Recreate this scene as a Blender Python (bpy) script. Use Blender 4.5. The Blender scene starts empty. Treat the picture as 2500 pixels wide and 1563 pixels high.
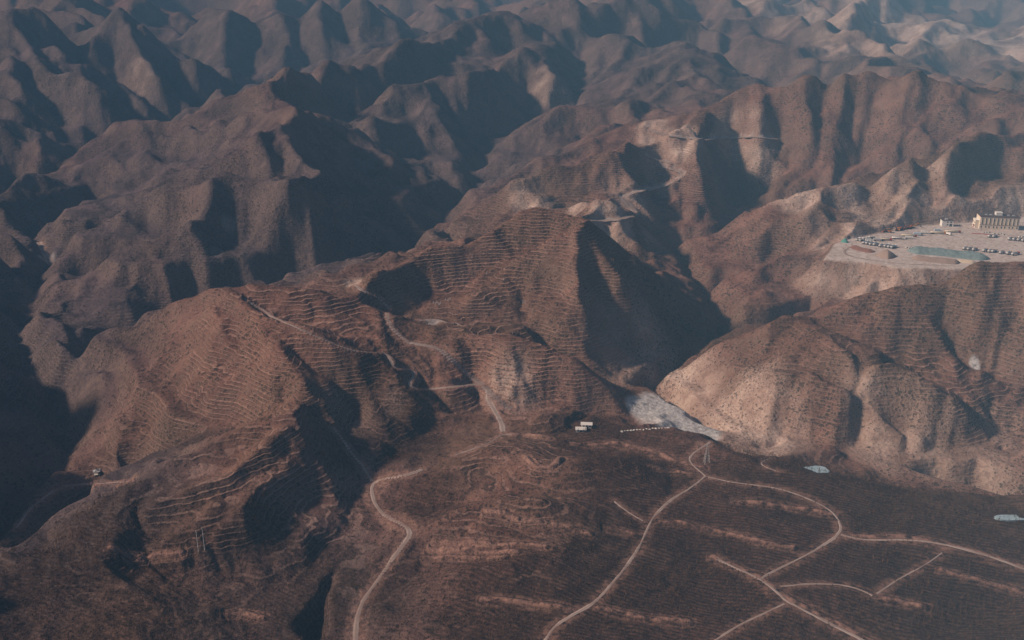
import bpy, math, random
import numpy as np
R = math.radians
sc = bpy.context.scene
C = sc.collection
# ---------------------------------------------------------------- camera, sky, sun, exposure
HC = 300.0; PITCH = 20.0; FPX = 2453.0          # camera height, tilt below the horizon, focal length in photo pixels
cam_d = bpy.data.cameras.new('camera'); cam = bpy.data.objects.new('camera', cam_d); C.objects.link(cam)
cam_d.sensor_width = 36.0; cam_d.lens = 36.0*FPX/2500.0; cam_d.clip_start = 1.0; cam_d.clip_end = 60000.0
cam.location = (0, 0, HC); cam.rotation_euler = (R(90-PITCH), 0, 0); sc.camera = cam
SUN_AZ = -93.0; SUN_EL = 34.0                    # azimuth from +Y (view direction), clockwise positive
w = bpy.data.worlds.new('World'); sc.world = w; w.use_nodes = True
nt = w.node_tree; bg = nt.nodes['Background']; sky = nt.nodes.new('ShaderNodeTexSky'); sky.sky_type = 'NISHITA'
sky.sun_disc = False; sky.sun_elevation = R(SUN_EL); sky.sun_rotation = R(SUN_AZ); sky.altitude = 1500; sky.dust_density = 4.0; sky.air_density = 0.8
nt.links.new(sky.outputs[0], bg.inputs[0]); bg.inputs[1].default_value = 0.078
sd = bpy.data.lights.new('sun', 'SUN'); so = bpy.data.objects.new('sun', sd); C.objects.link(so)
sd.energy = 5.0; sd.angle = R(5.0); sd.color = (1.0, 0.78, 0.62)
so.rotation_euler = (R(90-SUN_EL), 0, R(180-SUN_AZ)); so.location = (-300, 0, 600)
sc.view_settings.view_transform = 'Standard'; sc.view_settings.look = 'None'
sc.view_settings.exposure = -0.08; sc.view_settings.gamma = 1.0; sc.view_settings.use_curve_mapping = False
sc.cycles.use_denoising = True
sc.cycles.max_bounces = 4; sc.cycles.diffuse_bounces = 2; sc.cycles.volume_bounces = 0
SEED = random.Random(7)

# ---------------------------------------------------------------- terrain skeleton: crest and valley lines (photo u, v, elevation)
cP, sP = math.cos(R(PITCH)), math.sin(R(PITCH))
def W(u, v, z):                                  # a photo point at elevation z, in the world
    q = (v-781.5)/FPX; p = (u-1250.0)/FPX
    y = (HC-z)*(cP-q*sP)/(sP+q*cP)
    return (y*p/(cP-q*sP), y, z)
RID = '''
350,1240,8 450,1200,12 560,1150,15 650,1080,19 700,1040,21
400,1340,0 470,1290,4 530,1235,8
300,1420,-6 400,1450,-10 520,1440,-14 600,1400,-14
30,60,140 60,50,145 120,22,168 190,10,174 260,32,150 310,45,138
240,-10,190 330,20,152 400,50,102 470,76,66
480,72,60 560,50,90 620,30,115 700,10,138 800,-5,152 900,-8,152 980,4,140
0,1505,-12 100,1457,-4 149,1409,0 231,1365,4 275,1335,6 290,1253,8 327,1200,10 420,1115,12 484,1093,14 580,1045,16 651,1018,20 726,1000,24 745,960,26
590,1240,9 540,1300,3 470,1345,-2 400,1400,-8
590,1240,12 640,1180,8 700,1150,8 740,1080,12 726,1000,24
500,1500,-14 400,1480,-8 231,1365,4
1001,1357,-16 1060,1283,-6 1135,1238,0 1220,1220,2 1330,1220,3
960,1500,-17 1050,1430,-10 1120,1390,-5 1250,1370,-2
1030,1150,-16 1090,1120,-8 1150,1110,-4 1230,1090,-4
1235,1130,-6 1310,1140,0 1400,1130,0 1500,1110,0
1430,1050,-12 1560,1045,-9 1640,1050,-8 1740,1085,-5 1850,1125,-2 1960,1155,0 2100,1180,0 2250,1215,0 2400,1255,0 2500,1290,0 2620,1330,0
175,865,-45 210,840,-28 300,790,-2 400,745,20 470,710,34 530,685,44 590,675,49 700,690,46 780,710,41 830,725,36 870,716,36
560,700,47 595,734,44 670,775,41 781,827,32 856,857,24 925,862,17
595,734,44 640,810,36 700,880,26 745,940,16 760,975,8
500,730,38 545,800,29 577,872,16 521,931,0 446,998,-20 372,1058,-42
430,745,22 400,810,2 330,870,-20 270,920,-42
990,935,4 975,985,-4 950,1040,-16
925,862,12 965,890,8 990,935,4
0,930,-40 60,1000,-45 140,1090,-58 120,1150,-66
0,1120,-52 60,1180,-64
513,455,40 513,500,30 476,548,15 391,586,-4 316,619,-18 268,656,-32 167,700,-56
316,619,-18 250,735,-45 200,780,-56 141,805,-64
800,420,46 745,448,44 700,465,42 660,520,20 614,567,0 585,600,-16 560,640,-36 530,680,-54
700,465,42 647,443,44 610,439,44 550,443,42 484,452,38 410,475,22 335,500,6 260,545,-12 200,590,-28 150,640,-46
0,469,-10 48,439,-2 100,430,0 150,440,-8 190,480,-30 230,520,-48
145,439,-14 193,420,-6 260,403,4 309,402,6 335,430,-4
309,402,8 353,390,16 446,389,24 484,380,30
737,283,88 690,320,76 614,365,62 551,391,50 465,435,30 372,470,10 280,510,-10 180,570,-32 130,610,-50
737,283,88 688,275,88 651,271,87 558,294,72 484,307,62 409,324,47 316,353,27 223,402,2 145,439,-20 60,480,-44
409,324,47 402,350,30 385,385,14
466,311,58 466,345,36 461,378,24
530,300,66 520,330,46 506,360,36
640,275,84 628,310,62 612,330,58
0,446,-40 40,410,-32 86,372,-18 205,353,2 253,339,12 335,307,29 465,288,47 521,257,63 595,227,83 655,223,87 696,205,96 740,212,82 770,200,86 826,170,95 867,169,96 938,149,104 1060,115,118 1172,80,132 1246,61,143 1291,67,138 1336,84,126 1369,76,126
595,227,83 600,255,60 560,275,50
1172,82,132 1200,110,115 1185,140,92 1165,170,76
938,150,104 940,190,70 900,230,48
1369,76,126 1321,102,110 1284,128,100 1209,175,84 1150,203,74 1057,212,69 997,225,66 938,252,55 893,257,50 841,294,42 815,298,48 790,296,62 737,283,88
1369,76,126 1432,86,120 1496,98,114 1581,108,107 1643,102,108
1643,102,108 1581,149,86 1544,197,66 1488,242,52 1432,257,48 1369,275,39 1302,309,22 1260,335,4 1215,370,-14 1195,410,-30
1643,102,108 1656,138,94 1700,187,78 1656,197,74 1618,216,64 1575,240,56 1530,280,44 1470,318,27 1403,350,10 1340,390,-12 1270,430,-32
1674,205,72 1700,240,56 1712,275,42
1643,102,108 1750,160,84 1830,195,58
893,284,48 949,296,38 1023,326,14 1090,370,-8 1140,410,-28
1000,228,64 1050,270,42 1079,298,28 1110,345,4 1140,385,-16
1321,104,108 1335,165,78 1378,190,64 1385,240,38 1370,268,24
1530,103,112 1510,135,90 1460,178,62 1440,215,42
1180,195,76 1220,240,42 1250,285,12
744,285,86 800,345,48 880,420,10 960,500,-24 1030,570,-50
690,322,76 730,378,56 745,400,50 800,420,46
800,420,46 880,500,6 940,570,-30 985,615,-54
1682,296,57 1581,312,45 1507,327,37 1432,350,29 1358,378,18 1284,405,7 1228,440,-4 1172,476,-18 1120,510,-30 1060,545,-42 1030,580,-50
1715,340,50 1600,345,50 1530,365,46 1481,383,41 1410,402,35 1321,428,26 1265,450,17 1190,490,0 1120,530,-20
1495,384,42 1520,415,30 1563,455,16
1440,500,24 1480,505,22 1505,520,16
1735,285,70 1715,340,50 1735,370,40 1730,420,24 1712,470,4 1690,520,-18 1650,570,-38
1600,309,46 1682,294,58 1723,279,67 1779,257,79 1838,234,91 1890,227,98 1953,223,103 2046,203,114 2121,192,121 2195,190,124 2288,198,120 2340,216,110 2420,245,97 2500,270,88 2650,300,80
1846,235,92 1862,290,68 1865,345,44 1850,400,16 1840,450,-12 1825,490,-34
1957,225,102 1968,275,78 1976,312,58 2010,357,34 2009,394,20 1953,428,4 1898,472,-16 1875,510,-34
2050,204,114 2062,250,88 2075,290,66 2080,330,44 2095,370,22
2115,194,120 2121,242,92 2143,283,70 2121,335,44 2113,372,24
2197,192,123 2210,242,98 2180,298,66 2162,353,40 2150,378,26
2212,246,96 2238,290,72 2220,340,50 2180,355,42 2121,392,22 2095,415,8
2300,205,117 2340,270,84 2400,310,66
2500,320,80 2418,339,76 2307,376,68 2232,394,60 2158,413,52 2084,443,40 2009,472,30 1935,495,20 1860,517,6 1823,536,-4 1767,552,-20 1735,600,-40
2340,370,70 2345,430,38 2360,480,16
2430,337,77 2425,400,46 2420,460,20
2200,402,56 2190,450,34 2200,490,16
1860,517,6 1916,541,10 1960,545,14 2009,472,30
1916,541,10 1850,570,0 1800,610,-18 1740,660,-42
2060,582,0 2009,586,0 1953,608,-4 1879,640,-14 1810,680,-26 1760,730,-46
1920,622,-8 1925,680,-24 1910,740,-44
870,716,36 885,690,41 960,640,44 1020,610,49 1100,575,56 1180,540,64 1260,512,71 1330,504,74 1390,520,71 1432,537,66 1507,582,50 1560,620,36 1620,680,14 1680,740,-8 1730,800,-36
1432,537,66 1410,556,66 1358,586,56 1300,615,46 1262,645,36 1255,690,23 1290,730,14 1350,758,12 1385,766,14
1410,556,66 1412,620,50 1414,680,36 1425,740,21 1440,770,13
1100,575,56 1070,640,34 1010,690,20
1260,512,71 1200,590,42 1120,640,28
1430,545,65 1480,610,52 1520,660,38 1570,725,15 1600,765,-1 1625,830,-26 1660,880,-50
1157,712,26 1120,760,11 1080,795,3
1157,712,26 1230,760,10
1100,800,12 1160,808,18 1240,815,19 1358,848,12 1432,894,0 1488,946,-14 1533,998,-28 1590,1040,-44
1240,815,19 1245,868,9 1240,905,0 1235,955,-14
1385,766,14 1460,776,10 1480,830,-8 1530,895,-28 1570,950,-46
1600,957,-52 1674,894,-26 1749,846,-3 1808,820,9 1898,775,22 1972,753,28 2065,731,33 2158,708,38 2232,700,43 2280,680,50 2344,649,58 2418,626,66 2467,623,68 2500,641,64 2600,670,58
1690,985,-46 1749,939,-20 1831,905,3 1898,894,10 1972,902,10 2028,928,7 2102,969,0 2180,1010,-8 2260,1060,-20 2330,1110,-36
1880,897,9 1860,960,-8 1830,1040,-34
1960,785,22 2060,850,19 2110,880,17 2173,879,18 2240,905,14 2310,950,4 2370,1000,-10 2410,1050,-28 2425,1090,-42
2160,712,37 2180,780,24 2240,835,9 2300,880,-2
2344,652,58 2400,720,44 2440,770,29
2620,720,50 2500,775,34 2418,831,12 2385,857,2
2640,820,26 2500,861,8 2437,894,-4
2600,880,0 2500,930,-8 2470,990,-16 2450,1050,-28 2465,1110,-44
2102,969,0 2150,1020,-14 2195,1070,-28 2200,1130,-46
2260,1060,-20 2262,1110,-34 2300,1160,-48
0,78,150 48,71,152 149,73,150 179,80,144 223,73,149 298,58,156 335,69,146 402,104,120 491,145,88 558,175,58 600,210,28
55,75,150 60,100,135 71,121,120 112,185,84 205,222,60 253,240,48 320,275,20 400,310,-6
0,185,84 45,215,62 100,260,32 180,310,2
0,270,56 80,310,30 160,345,4
298,58,156 330,120,110 400,180,70 470,240,30
402,102,84 465,74,114 532,61,130 569,67,126 632,48,143 688,37,155 718,33,158 766,39,150 818,41,149 856,15,175 912,30,160 949,48,142 1010,80,110 1070,108,84
540,65,128 550,110,92 530,145,60
722,36,157 707,86,112 690,132,74 635,152,50 598,188,24
790,42,149 780,90,108 800,130,78 825,160,52
860,18,172 860,70,122 900,120,84 930,140,66
956,43,122 1008,22,148 1053,20,150 1075,24,147 1109,41,128 1153,71,98
1053,20,150 1040,60,105 1060,90,80
1105,-2,140 1172,22,112 1228,30,100 1261,48,70
1269,48,66 1313,15,114 1360,8,120 1403,30,92
1287,60,138 1373,32,165 1400,35,162 1440,50,150 1480,36,160 1533,24,168 1570,30,162 1610,50,146 1640,52,142 1720,58,134 1800,80,118 1860,115,96 1950,138,86 2040,150,80 2140,152,80 2195,155,78 2262,172,68 2310,188,58
1600,45,148 1640,2,166 1700,0,166 1767,11,158 1805,32,146 1857,41,140 1916,48,137 1965,67,125 2009,78,119 2065,91,112 2121,104,104 2158,123,94 2195,149,78
1820,36,144 1835,75,112
1920,49,136 1925,90,98
2000,77,119 2000,115,90
2075,94,110 2080,130,84
1972,69,98 2028,56,112 2072,37,130 2121,33,133 2158,48,118 2232,71,95 2270,69,96 2318,78,85 2400,95,72 2500,112,60
2083,33,148 2140,8,140 2180,4,142 2232,22,118 2307,48,86 2400,60,74 2500,70,66
2200,150,60 2225,138,66 2262,115,82 2300,128,70 2366,104,88 2400,119,75 2440,160,44
2262,117,80 2270,160,50
2366,106,86 2380,150,50
2336,190,40 2400,171,56 2500,164,62 2620,160,66
2330,212,70 2381,206,74 2448,190,86 2500,205,78 2600,220,70
'''
VAL = '''
430,84,30 425,60,60 440,30,100
0,70,110 20,90,90
0,1360,-92 -33,1380,-92 -67,1400,-93 -100,1420,-93 -133,1440,-93 -167,1460,-94 -200,1480,-94 -233,1493,-94 -267,1507,-94 -300,1520,-95 -333,1533,-95 -367,1547,-95 -400,1560,-95 -433,1573,-96 -467,1587,-96 -500,1600,-96 -536,1609,-96 -573,1618,-96 -609,1627,-97 -645,1636,-97 -682,1645,-97 -718,1655,-97 -755,1664,-97 -791,1673,-97 -827,1682,-98 -864,1691,-98 -900,1700,-98
455,250,10 450,270,9 445,290,-4 424,299,-11 404,307,-14 383,316,-17 362,324,-13 341,333,-17 321,341,-21 300,350,-25 260,365,-31 220,380,-33 180,395,-36 140,415,-32 100,435,-40 60,455,-42 32,476,-44 4,497,-45 -24,518,-47 -52,539,-48 -80,560,-50 -104,587,-52 -129,613,-53 -153,640,-55 -178,667,-56 -202,693,-58 -227,720,-59 -251,747,-61 -276,773,-62 -300,800,-64 -320,830,-66 -340,860,-67 -360,890,-69 -380,920,-70 -400,950,-72 -420,980,-74 -440,1010,-75 -460,1040,-77 -480,1070,-78 -500,1100,-80 -525,1125,-81 -550,1150,-82 -575,1175,-84 -600,1200,-85 -625,1225,-86 -650,1250,-87 -675,1275,-88 -700,1300,-89 -725,1325,-90 -750,1350,-92 -775,1375,-93 -800,1400,-94
2500,970,-16 2533,982,-16 2567,993,-16 2600,1005,-28 2633,1017,-34 2667,1028,-37 2700,1040,-40 2733,1063,-43 2767,1087,-47 2800,1110,-50 2833,1133,-53 2867,1157,-57 2900,1180,-60 2925,1210,-63 2950,1240,-66 2975,1270,-69 3000,1300,-72
780,1563,-35 790,1522,-34 800,1480,-33 820,1440,-31 840,1400,-30 870,1365,-28 900,1330,-27 902,1280,-25 905,1230,-23 905,1170,-20 870,1110,-14 850,1080,-10 830,1050,-6 800,1010,3
780,1563,-35 770,1620,-38
760,1240,-12 730,1265,-9 700,1290,-8 680,1400,-14 700,1500,-22 740,1570,-30
930,1240,-22 965,1236,-20 1000,1232,-18 1040,1232,-16 1080,1232,-14 1120,1220,-12 1160,1207,-11 1200,1195,-10 1245,1190,-8 1290,1185,-6
1170,1150,-11 1190,1190,-14
905,1170,-20 960,1130,-20 1010,1090,-20 1050,1075,-23 1090,1060,-22 1127,1057,-21 1163,1053,-19 1200,1050,-18 1240,1050,-18 1280,1050,-17 1320,1050,-17 1370,1060,-17 1420,1070,-16
1100,1350,-9 1000,1420,-17 900,1480,-25
885,727,34 945,760,25 960,820,15 1000,870,6 1040,920,-2 1070,980,-11 1060,1040,-17 1035,1065,-19 1010,1090,-20
850,925,10 880,980,-4 870,1040,-18 890,1100,-22
535,745,38 565,800,26 592,835,22 620,870,21 642,900,18 665,930,14 660,965,6 655,1000,-1 623,1020,-12 592,1040,-18 560,1060,-24 523,1080,-31 487,1100,-37 450,1120,-44 410,1133,-50 370,1147,-56 330,1160,-62
340,800,-10 320,830,-9 300,860,-19 265,885,-30 230,910,-42
0,1360,-92 20,1330,-90 40,1300,-88 60,1270,-82 83,1243,-84 107,1217,-80 130,1190,-74 155,1145,-78 180,1100,-76 172,1060,-75 165,1020,-74 132,985,-73 100,950,-72 83,917,-71 67,883,-71 50,850,-70 55,805,-68 60,760,-66 85,720,-64 110,680,-62 120,640,-58 95,590,-54 60,540,-50 100,560,-50 140,530,-47 180,500,-37 215,485,-37 250,470,-29
0,1480,-84 30,1450,-84 60,1420,-84 82,1390,-82 105,1360,-80 128,1330,-78 150,1300,-76 175,1275,-74 200,1250,-71 225,1225,-68 250,1200,-66
95,590,-54 62,565,-53 30,540,-44 0,520,-50
440,520,8 410,555,-8 380,590,-22 340,615,-32 300,640,-42 267,657,-48 233,673,-54 200,690,-60
600,470,32 575,530,9 545,585,-12 522,640,-20 510,690,-35
600,420,38 540,440,30 480,462,19 440,476,12 400,490,4 367,505,-4 333,520,-12 300,535,-19 267,553,-28 233,572,-34 200,590,-40 160,615,-48 120,640,-56
433,345,30 425,385,19
498,330,40 492,372,31
570,315,54 560,350,45
700,290,56 680,303,57 660,317,66 640,330,60 600,348,51 560,365,42 520,380,31 480,395,23 430,408,15 380,420,4 340,445,-9 300,470,-20 250,485,-29 200,500,-38
200,412,-28 240,396,-19 280,381,-9 320,365,0 370,350,10 420,335,20 460,325,28 500,315,36 520,310,40 540,305,44 560,300,48 580,295,52 600,290,56 622,285,60 645,280,65 668,275,70 690,270,74
100,400,-20 70,420,-29 40,440,-38 0,480,-50
760,306,46 785,309,38 810,312,30 830,306,26 850,300,22 865,285,23 880,270,30 903,262,33 927,253,36 950,245,40 970,237,40 990,229,44 1010,221,48 1030,213,52 1050,205,56 1070,200,59 1090,195,62 1110,190,66 1130,185,69 1150,180,72 1168,170,77 1186,160,82 1204,150,86 1222,140,91 1240,130,96
850,190,72 845,215,66 840,240,49 845,265,32 850,290,24
430,110,90 433,133,77 437,157,63 440,180,62 445,203,45 450,227,27 455,250,10 450,270,9 445,290,-6 426,300,-9 407,310,-12 388,320,-11 369,330,-17 350,340,-20 300,355,-24 250,370,-28 200,385,-31 150,400,-25
150,110,108 170,122,100 190,134,92 210,146,94 230,158,85 250,170,75 270,183,61 290,196,54 310,209,46 330,222,39 350,235,32 369,246,24 388,257,17 407,268,9 426,279,2 445,290,-6
20,140,112 30,160,101 40,180,89 50,200,78 68,212,69 86,224,60 104,236,52 122,248,43 140,260,34 158,270,28 176,280,21 194,290,15 212,300,8 230,310,2 248,320,-3 265,330,-8 282,340,-13 300,350,-18
0,235,60 20,248,52 40,262,44 60,275,36 80,286,28 100,298,20 120,309,12 140,320,4 160,333,-5 180,347,-13 200,360,-22
445,290,-6 464,280,3 483,270,-4 502,260,3 521,250,7 540,240,12 560,232,16 580,223,7 600,215,10 620,209,14 640,202,18 660,196,22 680,190,26 700,188,31 720,187,37 740,185,42 760,180,48 780,175,54 800,170,60 820,163,65 840,157,71 860,150,76 882,144,78 905,138,80 928,131,82 950,125,84 970,120,85 990,115,86 1010,110,86 1030,105,87 1050,100,88 1070,96,90 1090,91,91 1110,87,93 1130,82,94 1150,78,96 1170,73,99 1190,68,102 1210,63,105 1230,58,108
630,75,106 625,98,86 620,120,77 605,142,58 590,165,38
490,90,104 485,115,82 480,140,60 490,160,47 500,180,34
745,75,110 742,102,93 740,130,68 720,151,55 700,172,40
830,75,110 840,100,96 850,125,74 850,150,62
1120,55,100 1105,70,97 1090,85,84
1430,105,103 1430,132,82 1430,160,64 1428,180,52 1425,200,40 1410,220,34 1395,240,27 1377,252,27 1358,263,17 1340,275,12 1320,283,8 1300,292,4 1280,300,0 1255,310,-4 1230,320,-8 1210,336,-13 1190,352,-18 1185,400,-32 1165,440,-42 1142,470,-47 1120,500,-52 1090,530,-56 1060,560,-60 1020,600,-58 985,630,-58 950,660,-64 917,675,-65 883,690,-65 850,705,-66 812,714,-66 775,722,-67 738,731,-68 700,740,-68 665,745,-68 630,750,-69 595,755,-70 560,760,-70 520,768,-70 480,775,-71 444,790,-71 408,805,-72 372,820,-72 336,835,-73 300,850,-73 263,873,-73 227,897,-74 190,920,-55 170,955,-67 150,990,-75
1250,180,72 1265,205,49 1280,230,30 1288,258,17 1295,285,4
1580,145,84 1560,120,98
1110,225,60 1123,247,46 1137,268,32 1150,290,19 1160,315,4 1170,340,-8
850,310,33 870,316,26 890,322,27 910,328,23 930,334,19 950,340,14 983,360,1 1017,380,-9 1050,400,-18 1085,425,-29 1120,450,-40
820,385,28 847,412,15 873,438,2 900,465,-10 923,492,-21 947,518,-32 970,545,-42 1010,595,-60
760,330,64 700,350,63
1600,250,47 1585,265,40 1570,280,35 1547,290,35 1523,300,31 1500,310,20 1480,318,16 1460,325,12 1440,332,8 1420,340,4 1380,355,-3 1340,370,-10 1305,385,-18 1270,400,-26 1235,415,-32 1200,430,-38
1620,215,58 1590,200,64 1560,215,52 1540,227,50 1520,238,47 1500,250,43 1480,258,37 1460,265,34 1440,272,31 1420,280,28 1402,290,29 1384,300,24 1366,310,19 1348,320,14 1330,330,9 1290,352,-3 1250,375,-18 1190,400,-31
1700,310,36 1680,298,40 1660,285,44 1640,282,43 1620,280,42 1600,287,39 1580,293,37 1560,300,34 1540,310,30 1520,320,26 1500,330,22 1480,340,18 1440,355,11 1400,370,4 1350,385,-5 1300,400,-14 1267,417,-22 1233,433,-30 1200,450,-38
1550,345,37 1500,360,30 1450,375,22 1417,387,17 1383,398,13 1350,410,8 1317,425,1 1283,440,-7 1250,455,-12 1210,478,-20 1170,500,-28 1130,525,-37 1090,550,-45
1430,470,12 1465,470,11 1500,470,10 1560,480,6 1610,510,-6 1635,540,-28
1770,345,36 1760,390,16 1775,430,-6 1790,480,-28 1760,530,-48 1730,550,-30 1700,570,-38
1925,250,88 1925,270,77 1925,290,67 1925,310,57 1935,330,47 1945,350,38 1950,390,20 1920,410,-4 1890,430,-14 1850,470,-15 1815,510,-43
2010,230,92 2017,250,80 2023,270,79 2030,290,68 2037,310,59 2043,330,49 2050,350,39 2075,400,12
2095,240,95 2100,265,82 2105,290,70 2102,315,57 2100,340,44 2098,385,16
2160,230,102 2162,255,89 2165,280,77 2155,305,64 2145,330,51 2135,370,27
2200,310,64 2190,345,46
2420,345,62 2385,348,57 2350,350,52 2305,368,41 2260,385,30 2220,400,20 2180,415,14 2140,432,3 2100,450,-4 2063,463,-10 2027,477,-16 1990,490,-22 1945,505,-29 1900,520,-36 1865,535,-41 1830,550,-46 1785,570,-50 1740,590,-48 1680,600,-48
2380,400,52 2385,460,29 2390,500,13
2270,420,40 2270,470,30 2280,510,15
2120,460,24 2130,510,14
1635,540,-28 1640,600,-44 1670,650,-50 1690,685,-53 1710,720,-56 1735,755,-58 1760,790,-60 1740,840,-61 1715,865,-48 1690,890,-49 1655,915,-57 1620,940,-59 1580,972,-51 1615,997,-56 1650,1022,-55 1680,1041,-55 1710,1061,-55 1740,1080,-51 1777,1098,-50 1813,1117,-56 1850,1135,-45 1893,1142,-56 1937,1148,-57 1980,1155,-57 2014,1164,-58 2048,1173,-58 2082,1182,-59 2116,1191,-59 2150,1200,-60 2188,1209,-60 2225,1218,-61 2262,1226,-62 2300,1235,-62 2340,1245,-63 2380,1255,-64 2420,1265,-64 2460,1275,-65 2500,1285,-66 2540,1297,-67 2580,1308,-69 2620,1320,-70 2655,1328,-70 2690,1335,-71 2725,1342,-72 2760,1350,-72 2795,1358,-72 2830,1365,-73 2865,1372,-74 2900,1380,-74 2936,1385,-74 2973,1391,-75 3009,1396,-75 3045,1402,-75 3082,1407,-76 3118,1413,-76 3155,1418,-77 3191,1424,-77 3227,1429,-77 3264,1435,-78 3300,1440,-78 3336,1445,-78 3373,1451,-79 3409,1456,-79 3445,1462,-79 3482,1467,-80 3518,1473,-80 3555,1478,-81 3591,1484,-81 3627,1489,-81 3664,1495,-82 3700,1500,-82
1960,600,-6 1900,622,-20 1865,642,-26 1830,662,-33 1790,688,-45 1750,715,-54
2060,720,-38 2023,740,-41 1987,760,-45 1950,780,-48 1917,795,-51 1883,810,-53 1850,825,-56 1810,830,-58 1770,835,-61
2600,760,-20 2350,760,-30 2200,780,-36 2060,790,-42 1950,810,-48 1850,835,-56 1770,838,-61
1370,560,60 1330,600,46 1290,622,38 1250,645,32 1220,668,26 1190,690,21 1130,725,13 1095,730,13 1060,735,13 1025,752,11 990,770,8 960,800,5
1380,610,50 1378,650,39 1372,700,25 1375,745,10
1450,640,36 1455,690,22 1480,735,9 1530,775,-4 1550,825,-19 1570,880,-36 1600,930,-56
1530,640,32 1560,672,22 1590,705,10 1610,745,-3 1630,785,-16 1655,825,-28 1680,865,-41
1040,795,1 1085,795,3 1130,795,5 1170,793,4 1210,792,3 1250,790,2 1310,790,4 1325,830,-6 1360,852,-10 1395,875,-13 1432,902,-20 1470,928,-27 1500,950,-38 1530,972,-46 1575,978,-52
1270,760,5 1310,790,4
1340,885,4 1360,935,-8 1380,985,-19 1340,998,-24 1300,1010,-22 1250,1005,-21 1200,1000,-20 1150,1005,-19 1100,1010,-18
1170,860,6 1150,920,-10 1165,955,-14 1180,990,-18
1500,1020,-30 1460,1008,-26 1420,997,-22 1380,985,-19
1720,960,-33 1760,939,-22 1800,918,-8 1850,910,-3 1900,903,2 1950,912,1 2000,922,0 2060,950,-3 2120,975,-6 2173,993,-12 2212,1019,-17 2250,1045,-21 2290,1075,-28 2330,1105,-34 2355,1132,-40 2380,1160,-46
1900,903,2 1930,850,16
2080,850,14 2090,900,6 2100,950,-6
1990,790,14 2040,812,11 2100,835,8 2195,872,0 2307,925,-4 2381,970,-10 2440,1025,-24 2450,1100,-46 2440,1180,-62
2110,770,24 2200,840,6 2307,925,-4
2270,740,30 2310,800,13 2335,860,-1 2355,895,-8 2430,935,-16 2500,970,-22 2600,1010,-26
2450,850,7 2400,885,5
2010,985,-5 2030,1022,-12 2050,1060,-19 2070,1105,-28 2090,1150,-57
2225,1050,-23 2215,1110,-28 2210,1150,-36 2205,1190,-60
1740,310,26 1760,306,26 1780,302,26 1800,299,27 1820,295,27 1840,291,27 1860,288,28 1880,284,28 1900,280,28 1920,279,28 1940,278,28 1960,276,28 1980,275,28 2000,274,28 2020,273,28 2040,272,28 2060,270,28 2080,269,28 2100,268,28 2120,268,28 2140,268,28 2160,268,27 2180,268,27 2200,268,27 2220,268,27 2240,268,27 2260,268,26 2280,268,26 2300,268,26 2320,270,33 2340,272,32 2360,275,30 2380,277,29 2400,279,29 2420,281,28 2440,283,27 2460,286,26 2480,288,26 2500,290,25 2521,293,22 2543,296,21 2564,299,21 2586,301,21 2607,304,21 2629,307,20 2650,310,20
1720,120,84 1740,132,77 1760,145,70 1780,158,63 1800,170,56 1818,180,50 1835,190,45 1852,200,40 1870,210,34 1890,221,32 1910,232,30 1930,244,28 1950,255,26
1720,75,112 1743,87,103 1767,98,93 1790,110,90
1880,80,104 1890,110,84
1960,90,102 1965,125,84
2040,105,92 2050,140,78
2120,115,94 2130,142,78
2010,95,84 2032,101,78 2055,108,73 2078,114,68 2100,120,62 2120,131,58 2140,142,53 2160,154,48 2180,165,44 2200,173,40 2220,182,35 2240,190,30 2260,195,29 2280,200,27 2300,205,26 2320,207,29 2340,209,32 2360,211,34 2380,213,37 2400,215,40
2180,120,60 2205,110,65 2230,100,70 2250,102,68 2270,105,66 2290,108,64 2310,110,62 2332,114,60 2354,118,57 2376,122,55 2398,126,52 2420,130,50 2440,132,49 2460,135,48 2480,138,47 2500,140,46
2310,140,54 2315,160,44 2320,180,34 2330,198,28 2340,215,22
2110,50,108 2130,60,96 2150,70,93 2170,80,84 2185,95,71 2200,110,62
2250,55,76 2270,59,74 2290,63,72 2310,67,70 2330,71,68 2350,75,66
1000,60,90 1020,85,82 1040,89,82 1060,92,83 1080,96,84 1100,100,84
1180,40,60 1200,45,60 1220,50,60 1240,55,63 1260,60,60 1283,55,60 1307,50,65 1330,45,60 1352,48,68 1375,50,75 1398,52,82 1420,55,90
'''
def KZ(v, z):                                    # relief grows with distance: the far flanks are as steep as the near ones
    return z
def parse(t):
    out = []
    for ln in t.strip().splitlines():
        c = [[float(a) for a in p.split(',')] for p in ln.split()]
        out.append([W(u, v, KZ(v, z)) for u, v, z in c])
    return out
RIDS, VALS = parse(RID), parse(VAL)
# ---------------------------------------------------------------- noise
_rt = np.random.RandomState(11); _TAB = _rt.rand(256, 256)*2-1
def vnoise(x, y):
    xi = np.floor(x).astype(int); yi = np.floor(y).astype(int); fx = x-xi; fy = y-yi
    fx = fx*fx*fx*(fx*(fx*6-15)+10); fy = fy*fy*fy*(fy*(fy*6-15)+10)
    a = _TAB[xi & 255, yi & 255]; b = _TAB[(xi+1) & 255, yi & 255]; c = _TAB[xi & 255, (yi+1) & 255]; d = _TAB[(xi+1) & 255, (yi+1) & 255]
    return (a*(1-fx)+b*fx)*(1-fy)+(c*(1-fx)+d*fx)*fy
def fbm(x, y, wl, octv=4, gain=0.5):
    s = 0; a = 1.0; t = 0
    for k in range(octv):
        s = s+a*vnoise(x/wl+17.3*k, y/wl-9.1*k); t += a; a *= gain; wl *= 0.5
    return s/t
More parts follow.
